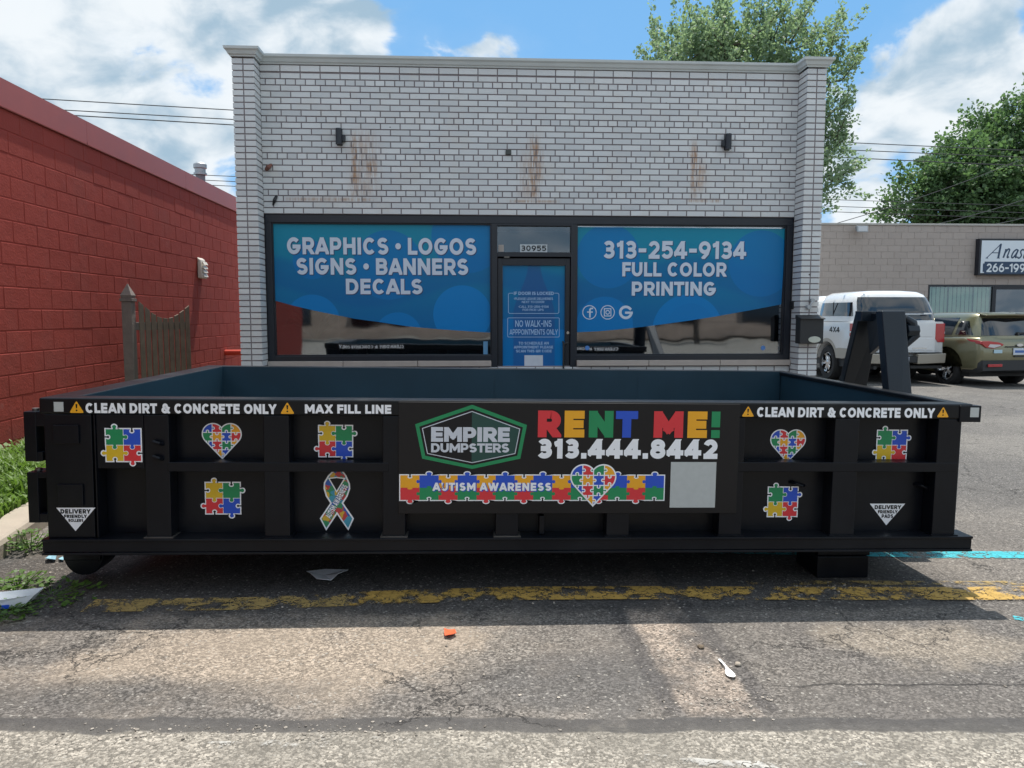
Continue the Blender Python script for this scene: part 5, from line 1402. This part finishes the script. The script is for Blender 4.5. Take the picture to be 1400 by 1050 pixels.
def wheel(parent, x, y, r, side, rim_r, spokes=6):
    wd = .24
    ty = MB().lathe([(rim_r, -wd/2), (r-.04, -wd/2-.005), (r-.012, -wd/2+.03), (r, -wd/4), (r, wd/4), (r-.012, wd/2-.03), (r-.04, wd/2+.005), (rim_r, wd/2)], (x, y, r), 'X', 36).build('wheel', m_rubber, parent, smooth=True)
    o = x+side*(wd/2-.03)
    mb = MB().lathe([(rim_r, 0), (rim_r-.03, -.0), (rim_r-.035, -.05*1)], (o, y, r), 'X', 36)
    mb.lathe([(.075, 0), (.06, side*.02), (0, side*.025)], (o, y, r), 'X', 18)
    for k in range(spokes):
        t = 2*math.pi*k/spokes; d1 = Vector((0, math.cos(t), math.sin(t))); e = Vector((0, -math.sin(t), math.cos(t))); c = Vector((o, y, r))
        a, b = c+d1*.06, c+d1*(rim_r-.01); X_ = Vector((side*.018, 0, 0))
        mb.hexa([a-e*.035, b-e*.055, b+e*.055, a+e*.035, a-e*.03+X_, b-e*.045+X_*.6, b+e*.045+X_*.6, a+e*.03+X_])
    mb.build('rim', m_chrome, ty, smooth=True)
    MB().cyl((x-side*.02, y, r), (o-side*.035, y, r), rim_r-.005, n=28).build('brake_disc', m_plastic, ty)
    return ty

# pickup truck with a topper
TY = 16.0
TX = at(1166, 480, TY).x+1.0
tk = thing('pickup_truck', 'white pickup truck with beige lower trim and white camper cap, seen from the rear', 'pickup truck', (TX, TY, gz(TX)), (0, 0, R(0)))
prof = [(0, .66), (.02, .60), (.45, .52)]+arch(1.22, .40, .48, 12, .52)[::-1]+[(1.75, .48), (4.2, .48)]+arch(4.72, .40, .48, 12, .5)[::-1]+[(5.4, .50), (5.62, .56), (5.66, 1.02), (5.55, 1.16), (4.3, 1.27), (4.05, 1.34), (.0, 1.34)]
layers(MB(), prof, [(-1.0, .05), (-.985, .015), (-.95, 0), (.95, 0), (.985, .015), (1.0, .05)]).build('body', m_truck, tk, smooth=True)
for s in (-1, 1):
    low = [(.03, .61), (.45, .53)]+arch(1.22, .40, .485, 12, .53)[::-1]+[(1.72, .50), (2.0, .50), (2.0, .74), (1.72, .74)]+arch(1.22, .40, .56, 10, .74)+[(.6, .76), (.03, .76)]
    MB().prism(low, (s*1.003, 0, 0), (0, 1, 0), (0, 0, 1), (-s*.012, 0, 0)).build('lower_trim', m_beige, tk)
cabl = [(1.33, .96, 2.06, 4.15), (1.55, .91, 2.10, 3.9), (1.80, .80, 2.18, 3.55), (1.93, .66, 2.35, 3.3), (1.955, .4, 2.5, 3.1)]
dome(MB(), cabl).build('cab', m_truck, tk, smooth=True)
for a, b in ((140, 220), (-40, 40)): patch(cabl, a, b, 1.38, 1.76, .005).build('cab_window', m_glassdk, tk, smooth=True)
capl = [(1.342, .975, .02, 2.02), (1.50, .955, .05, 2.02), (1.78, .90, .20, 2.0), (1.92, .83, .28, 1.97), (1.985, .70, .36, 1.92), (2.015, .40, .55, 1.8), (2.02, .1, .9, 1.5)]
tp = dome(MB(), capl).build('camper_cap', m_truck, tk, smooth=True)
patch(capl, -90-46, -90+46, 1.37, 1.87, .006, 18).build('rear_window', m_glassdk, tp, smooth=True)
for s in (1, -1):
    a, b = (151, 212) if s == 1 else (-31, 28)
    patch(capl, a, b, 1.46, 1.76, .006).build('side_window', m_glassdk, tp, smooth=True)
MB().box(-.965, -.955, 1.02, 1.05, 1.46, 1.77).build('window_slider', m_plastic, tp)
MB().box(-.05, .05, -.03, -.0, 1.365, 1.40).box(.52, .70, -.012, .01, 1.50, 1.53).build('cap_latch', m_chrome, tp)
MB().box(-.80, .80, -.012, .02, .68, 1.33).box(-.76, .76, -.02, -.011, .72, .98).box(-.76, .76, -.018, -.011, 1.02, 1.29).build('tailgate', m_truck, tk, bevel=.012)
MB().box(.30, .62, -.026, -.020, .76, .785).build('tailgate_badge', m_chrome, tk)
MB().box(-.13, .13, -.035, -.018, 1.12, 1.22).build('tailgate_handle', m_plastic, tk, bevel=.01)
for s in (-1, 1):
    MB().prism([(.80, .98), (.86, .90), (.995, .90), (.995, 1.30), (.80, 1.30)], (0, -.014, 0), (s, 0, 0), (0, 0, 1), (0, .03, 0)).prism([(-.012, .90), (.06, .90), (.17, 1.04), (.17, 1.30), (-.012, 1.30)], (s*.992, 0, 0), (0, 1, 0), (0, 0, 1), (s*.014, 0, 0)).build('tail_light', m_lens, tk, bevel=.006)
    MB().prism([(-.014, 1.085), (.172, 1.105), (.172, 1.14), (-.014, 1.125)], (s*1.0, 0, 0), (0, 1, 0), (0, 0, 1), (s*.009, 0, 0)).build('reversing_lens', m_lensw, tk)
    MB().hexa([(s*.34, -.17, .44), (s*.98, -.12, .46), (s*.98, .02, .46), (s*.34, .02, .44), (s*.34, -.19, .655), (s*.985, -.14, .665), (s*.985, .02, .665), (s*.34, .02, .655)]).build('bumper', m_beige, tk, bevel=.015)
MB().box(-.34, .34, -.16, .0, .47, .60).box(-.9, .9, -.12, .0, .668, .685).build('bumper_step', m_plastic, tk, bevel=.006)
MB().box(-.155, .155, -.168, -.161, .49, .595).build('number_plate', m_plate, tk)
MB().box(.25, .95, -.06, .3, .34, .40).cyl((-.55, -.1, .36), (-.55, .6, .36), .04, n=12).box(-.06, .06, -.22, .1, .36, .44).build('tow_hitch', m_plastic, tk)
MB().box(-.9, .9, .35, 5.2, .34, .50).build('chassis', m_plastic, tk)
letters(None, '4X4', .20, (-1.0045, 0, 0), (0, -1, 0), (0, 0, 1), (-1, 0, 0), -1.10, -.62, 1.10, 1.22, gap=.1).build('decal', v_black, tk)
for s in (-1, 1):
    for y in (1.22, 4.72): wheel(tk, s*.86, y, .40, s, .245, 6)
    MB().hexa([(s*.99, 3.3, 1.40), (s*1.16, 3.3, 1.40), (s*1.16, 3.42, 1.40), (s*.99, 3.42, 1.40), (s*.99, 3.3, 1.62), (s*1.16, 3.3, 1.62), (s*1.16, 3.42, 1.62), (s*.99, 3.42, 1.62)]).build('door_mirror', m_plastic, tk, bevel=.03)

# compact SUV
SY_ = 15.4
sp = at(1392, 490, SY_)
sv = thing('compact_suv', 'olive green compact SUV parked nose in, right of the white pickup', 'car', (sp.x, SY_, gz(sp.x)-.02), (0, 0, R(8)))
prof = [(.02, .60), (.05, .40), (.20, .34), (.52, .33)]+arch(.96, .34, .395, 12, .33)[::-1]+[(1.4, .27), (3.1, .27)]+arch(3.62, .34, .395, 12, .3)[::-1]+[(4.25, .30), (4.40, .42), (4.44, .70), (4.30, .86), (3.25, 1.02), (2.2, 1.06), (.5, 1.08), (.10, 1.06), (.035, .95), (.0, .78)]
layers(MB(), prof, [(-.92, .11), (-.905, .055), (-.875, .02), (-.82, 0), (-.5, -.015), (0, -.02), (.5, -.015), (.82, 0), (.875, .02), (.905, .055), (.92, .11)]).build('body', m_green, sv, smooth=True)
gl_ = [(1.03, .885, .05, 3.25), (1.10, .875, .06, 3.10), (1.30, .82, .17, 2.65), (1.47, .74, .27, 2.25), (1.545, .68, .30, 2.05), (1.575, .58, .40, 1.95), (1.59, .3, .6, 1.7)]
gh = dome(MB(), gl_).build('greenhouse', m_green, sv, smooth=True)
patch(gl_, -90-40, -90+40, 1.10, 1.46, .006, 18, t0b=-90-36, t1b=-90+36).build('rear_window', m_glassdk, gh, smooth=True)
for a, b, a2, b2 in ((215, 190, 205, 190), (-35, -10, -25, -10)): patch(gl_, a, b, 1.11, 1.40, .006, t0b=a2, t1b=b2).build('side_window', m_glassdk, gh, smooth=True)
for a, b in ((187, 140), (-7, 40)): patch(gl_, a, b, 1.10, 1.47, .006).build('side_window', m_glassdk, gh, smooth=True)
MB().loft([[(-.66, .20, 1.50), (-.66, .42, 1.55), (-.66, .42, 1.575), (-.66, .18, 1.53)], [(0, .13, 1.51), (0, .45, 1.57), (0, .45, 1.595), (0, .11, 1.545)], [(.66, .20, 1.50), (.66, .42, 1.55), (.66, .42, 1.575), (.66, .18, 1.53)]]).build('roof_spoiler', m_green, gh, bevel=.008)
MB().cyl((.0, .11, 1.13), (.02, .04, 1.14), .035, n=12).hexa([(-.02, .035, 1.125), (.36, .055, 1.16), (.36, .075, 1.16), (-.02, .055, 1.125), (-.02, .04, 1.16), (.36, .058, 1.18), (.36, .078, 1.18), (-.02, .06, 1.16)]).build('rear_wiper', m_plastic, gh)
for s in (-1, 1):
    MB().prism([(.90, .985), (.905, .93), (.80, .855), (.62, .835), (.40, .895), (.385, .925), (.50, .965), (.74, .99)], (0, -.018, 0), (s, 0, 0), (0, 0, 1), (0, .12, 0)).prism([(.0, .93), (.03, .99), (.40, 1.03), (.33, .985), (.12, .93)], (s*.895, 0, 0), (0, 1, 0), (0, 0, 1), (s*.022, 0, 0)).build('tail_light', m_lens, sv, bevel=.006)
    MB().prism([(.76, .87), (.62, .85), (.45, .895), (.48, .915), (.72, .925)], (0, -.023, 0), (s, 0, 0), (0, 0, 1), (0, .02, 0)).build('reversing_lens', m_lensw, sv)
    MB().box(min(s*.42, s*.76), max(s*.42, s*.76), -.052, -.03, .455, .515).build('reflector', m_lens, sv, bevel=.006)
    for y in (.96, 3.62): wheel(sv, s*.79, y, .355, s, .235, 5)
layers(MB(), [(-.03, .37), (.1, .30), (.55, .30), (.55, .56), (-.02, .60)], [(-.90, .06), (-.86, .01), (.86, .01), (.90, .06)]).build('bumper', m_plastic, sv, smooth=True)
MB().box(-.155, .155, -.035, -.02, .70, .84).build('number_plate', m_plate, sv, bevel=.004)
MB().box(-.12, .12, -.0385, -.0355, .745, .795).build('plate_band', m_platebl, sv)
MB().prism(arc(0, .905, .075, .032, 0, 345, 22), (0, -.032, 0), (1, 0, 0), (0, 0, 1), (0, .03, 0)).build('oval_badge', m_chrome, sv)
MB().box(-.33, .33, -.03, .0, .862, .88).box(-.12, .12, -.03, .0, .655, .685).build('hatch_trim', m_plastic, sv)
MB().box(-.62, -.42, -.028, -.018, .74, .81).build('bumper_sticker', M('pale_bumper_sticker', (.42, .58, .66), .5), sv)
MB().prism(arc(.66, 1.22, .075, .045, 0, 345, 20), (-.862, 0, 0), (0, 1, 0), (.12, 0, 1), (.006, 0, 0)).build('window_sticker', v_white, gh)
MB().cyl((.55, -.06, .30), (.55, .3, .30), .035, n=12).box(.2, .85, .0, .3, .33, .36).build('exhaust', m_chrome, sv)
MB().box(-.8, .8, .4, 4.1, .22, .34).build('underbody', m_plastic, sv)
for s in (-1, 1): MB().hexa([(s*.90, 2.55, 1.08), (s*1.05, 2.55, 1.08), (s*1.05, 2.68, 1.08), (s*.90, 2.68, 1.08), (s*.90, 2.55, 1.24), (s*1.05, 2.55, 1.24), (s*1.05, 2.68, 1.24), (s*.90, 2.68, 1.24)]).build('door_mirror', m_green, sv, bevel=.03)

# ------------------------------------------------------------------ trees
def tree(label, base, lobes, trunk_r, n_twig, n_leaf, leaf, mat, seed, up=.6, tw=(.5, .95), spread=.10, hang=0.0):
    g = np.random.default_rng(seed)
    t = thing('tree', label, 'tree', base)
    top = max(l[2]+l[5] for l in lobes)
    tr = MB(); c = np.array([sum(l[0] for l in lobes)/len(lobes), sum(l[1] for l in lobes)/len(lobes)])
    h0 = top*.30
    tr.tube([(0, 0, -.2), (.03, 0, h0*.5), (c[0]*.2, c[1]*.2, h0), (c[0]*.6, c[1]*.6, top*.55), (c[0], c[1], top*.85)], [trunk_r*1.25, trunk_r, trunk_r*.85, trunk_r*.5, trunk_r*.12], 10)
    for l in lobes:
        e = np.array(l[:3]); s0 = np.array([c[0]*.2, c[1]*.2, h0*g.uniform(.8, 1.5)])
        mids = [s0+(e-s0)*f+np.array([0, 0, .12*np.linalg.norm(e-s0)*math.sin(math.pi*f)]) for f in (0, .35, .7, 1)]
        tr.tube([tuple(m) for m in mids], [trunk_r*.42, trunk_r*.3, trunk_r*.18, trunk_r*.06], 6)
    wts = np.array([l[3]*l[4]*l[5] for l in lobes])**.72; wts /= wts.sum()
    which = g.choice(len(lobes), n_twig, p=wts)
    L = np.array(lobes)[which]
    dirs = g.normal(size=(n_twig, 3)); dirs /= np.linalg.norm(dirs, axis=1)[:, None]
    rad = (.30+.70*g.random(n_twig)**.6)[:, None]
    org = L[:, :3]+dirs*rad*L[:, 3:6]
    cen = L[:, :3]
    od = org-cen; od /= np.linalg.norm(od, axis=1)[:, None]+1e-6
    td = od+np.array([0, 0, up])+g.normal(size=(n_twig, 3))*.28; td /= np.linalg.norm(td, axis=1)[:, None]
    tl = g.uniform(tw[0], tw[1], n_twig)
    V = []; F = 0
    k = np.repeat(np.arange(n_twig), n_leaf); m = len(k)
    s = np.tile(np.linspace(0, 1, n_leaf), n_twig)+g.normal(size=m)*.03
    pos = org[k]+td[k]*(s*tl[k])[:, None]+g.normal(size=(m, 3))*(spread*(1.15-.75*s))[:, None]
    pos[:, 2] -= hang*s*s*tl[k]
    ld = td[k]*.7+g.normal(size=(m, 3))*.75; ld[:, 2] -= .15; ld /= np.linalg.norm(ld, axis=1)[:, None]
    nr = g.normal(size=(m, 3))*.8+np.array([0, 0, .9]); sd = np.cross(ld, nr); sd /= np.linalg.norm(sd, axis=1)[:, None]+1e-6
    sz = leaf*g.uniform(.6, 1.25, m)[:, None]
    P = np.stack([pos, pos+ld*sz*.5+sd*sz*.40, pos+ld*sz, pos+ld*sz*.5-sd*sz*.40], axis=1).reshape(-1, 3)
    me = bpy.data.meshes.new('crown'); me.vertices.add(len(P)); me.vertices.foreach_set('co', P.ravel())
    me.loops.add(4*m); me.loops.foreach_set('vertex_index', np.arange(4*m, dtype=np.int32))
    me.polygons.add(m); me.polygons.foreach_set('loop_start', np.arange(0, 4*m, 4, dtype=np.int32))
    me.materials.append(mat); me.update(calc_edges=True); me.validate()
    o = bpy.data.objects.new('crown', me); COL.objects.link(o); o.parent = t
    for i in range(0, n_twig, 3):
        a, b = org[i], org[i]+td[i]*tl[i]*.8; tr.tube([tuple(cen[i]*.55+a*.45), tuple(a), tuple(b)], [.022, .016, .005], 4)
    tr.build('trunk', m_bark, t)
    return t
# silver maple whose top shows over the right half of the shop
b = at(1035, 433, 17.5)
def tl_(px_, py_, Y_, rx, rz, by, ry=None):
    p = at(px_, py_, Y_); k = Y_/F_PX; return (p.x-by[0], p.y-by[1], p.z-by[2], rx*k, (ry or rx)*k, rz*k)
B1 = (b.x, 17.5, 0)
lob = [tl_(912, 84, 17.3, 24, 24, B1, 50), tl_(952, 74, 17.8, 30, 28, B1, 60), tl_(988, 62, 17.2, 28, 28, B1, 60), tl_(1036, 60, 17.6, 32, 30, B1, 60), tl_(1072, 72, 17.0, 26, 26, B1, 50),
       tl_(1122, 76, 17.4, 16, 22, B1, 40), tl_(1136, 112, 17.0, 16, 16, B1, 40), tl_(1000, 120, 17.5, 85, 42, B1, 80), tl_(1050, 185, 17.5, 75, 55, B1, 80), tl_(1134, 196, 17.2, 22, 16, B1, 40),
       tl_(1126, 240, 17.0, 18, 20, B1, 40), tl_(1060, 260, 17.5, 60, 40, B1, 60), tl_(1120, 280, 17.0, 12, 12, B1, 30)]
tree('silver green maple rising behind the white brick shop', B1, lob, .26, 520, 96, .082, m_leafA, 11, up=.8, tw=(.55, 1.15), spread=.085)
b = at(1345, 433, 38)
B2 = (b.x, 38, 0)
lob = [tl_(1350, 195, 38, 28, 30, B2), tl_(1392, 180, 38, 30, 28, B2), tl_(1312, 232, 37.5, 26, 26, B2), tl_(1278, 252, 37, 24, 24, B2), tl_(1254, 268, 37, 22, 18, B2), tl_(1335, 250, 37, 45, 36, B2), tl_(1400, 240, 37, 40, 40, B2),
       tl_(1232, 292, 37, 16, 12, B2), tl_(1290, 298, 37, 40, 18, B2), tl_(1360, 290, 37, 50, 30, B2), tl_(1460, 215, 38, 45, 50, B2), tl_(1450, 290, 38, 60, 50, B2), tl_(1330, 340, 38, 80, 40, B2)]
tree('big dark green maple behind the taupe block building', B2, lob, .42, 1500, 60, .19, m_leafB, 12, up=.45, tw=(.6, 1.5), spread=.25)
# ------------------------------------------------------------------ overhead cables
def cable(label, pts, r=.012, sag=.25):
    P = [at(*p) for p in pts]; L = []
    for a, b in zip(P[:-1], P[1:]):
        for i in range(17 if len(P) == 2 else 9):
            s = i/(16 if len(P) == 2 else 8); q = a.lerp(b, s); q.z -= sag*4*s*(1-s); L.append(q)
    mb = MB().tube(L, r, 6); o = mb.build('overhead_cable', m_cable, None, world='self', smooth=True)
    return tag(o, label, 'cable', 'overhead cables behind the shop')
cable('topmost of the long cables crossing behind the white shop', [(-60, 128, 27), (1500, 210, 31)], .016, .1)
cable('second of the three long upper cables behind the white shop', [(-60, 142, 27), (1500, 219, 31)], .016, .1)
cable('lowest of the three long upper cables behind the white shop', [(-60, 148, 27), (1500, 231, 31)], .018, .1)
cable('topmost of the low cables beside the roof flue', [(-60, 224, 27), (1500, 284, 31)], .012, .1)
cable('middle one of the low cables beside the roof flue', [(-60, 230, 27), (1500, 294, 31)], .012, .1)
cable('bottom one of the low cables beside the roof flue', [(-60, 236, 27), (1500, 302, 31)], .012, .1)
cable('slanting service cable rising steeply across the big dark maple', [(1120, 312, 24), (1500, 172, 30)], .012, .25)
cable('lower slanting cable rising across the big dark maple', [(1230, 318, 24), (1500, 235, 30)], .012, .2)
cable('slanting cable just above the taupe roof edge', [(1290, 318, 24), (1500, 265, 30)], .012, .2)

# ------------------------------------------------------------------ the far side of the street, which the shop glass mirrors
sb = thing('tan_building', 'low tan brick shop row across the street with dark windows', 'building', (0, -30, 0))
mb = MB()
lay_bricks(mb, (-22, -30.2, 0), (1, 0, 0), 44, 0, 4.4, .4, .8, .02, .02, jit=.002, nrm=(0, 1, 0)); mb.box(-22, 22, -38, -30.21, 0, 4.6)
mb.build('wall', m_tan, sb, world=True, fixn=False)
for i in range(7):
    x = -19+i*6; MB().box(x, x+3.4, -30.2, -30.14, .8, 2.9).build('window', m_glassdk, sb, world=True); MB().box(x-.2, x+3.6, -30.18, -29.2, 3.05, 3.2).build('awning', m_plastic if i % 2 else m_redcap, sb, world=True)
MB().box(-22.1, 22.1, -38.1, -30.1, 4.601, 4.75).build('coping', m_cornice, sb, world=True)
tree('green street tree across the road facing the shop', (-9, -24, 0), [(0, 0, 4.6, 1.8, 1.8, 1.6), (1.2, .4, 4.0, 1.4, 1.4, 1.2), (-1.2, .2, 4.1, 1.4, 1.4, 1.2), (.2, 0, 5.9, 1.2, 1.2, 1.1)], .2, 260, 24, .24, m_leafB, 21, up=.3, spread=.25)
tree('smaller round tree across the road facing the shop door', (12, -23, 0), [(0, 0, 4.0, 1.6, 1.6, 1.5), (1.0, .3, 3.4, 1.2, 1.2, 1.0), (-.9, .2, 3.5, 1.2, 1.2, 1.0)], .17, 220, 24, .24, m_leafB, 22, up=.3, spread=.25)

# ------------------------------------------------------------------ loose grit swept against the seam, the dirt strip and the pad
g = np.random.default_rng(17); mb = MB()
ico = bmesh.new(); bmesh.ops.create_icosphere(ico, subdivisions=1, radius=1.0)
iv = np.array([tuple(v.co) for v in ico.verts]); iff = [tuple(v.index for v in f.verts) for f in ico.faces]; ico.free()
spots = []
for n, cx, cy, rx, ry in ((170, .92, 2.60, .22, .10), (90, .90, 3.0, .14, .30), (110, -1.0, 2.47, .55, .06), (90, -.35, 2.44, .25, .05), (120, 1.95, 3.72, .22, .05), (260, 0.2, 2.9, 1.9, .55), (90, -2.2, 3.9, .25, .6)):
    spots += [(cx+rx*a, cy+ry*b) for a, b in g.normal(0, .55, (n, 2))]
for x, y in spots:
    r_ = .0022+.0048*g.random()**2.2; sc = r_*np.array([g.uniform(.7, 1.4), g.uniform(.7, 1.4), g.uniform(.4, .8)])
    P = iv*sc*(1+g.uniform(-.2, .2, (len(iv), 1))); a = g.random()*6.28; c, s_ = math.cos(a), math.sin(a)
    mb.add([(x+p[0]*c-p[1]*s_, y+p[0]*s_+p[1]*c, gz(x)+p[2]+r_*.3) for p in P], iff)
tag(mb.build('grit', M('grit_stone', (.30, .265, .225), .9, island=.55), fixn=False), kind='stuff')
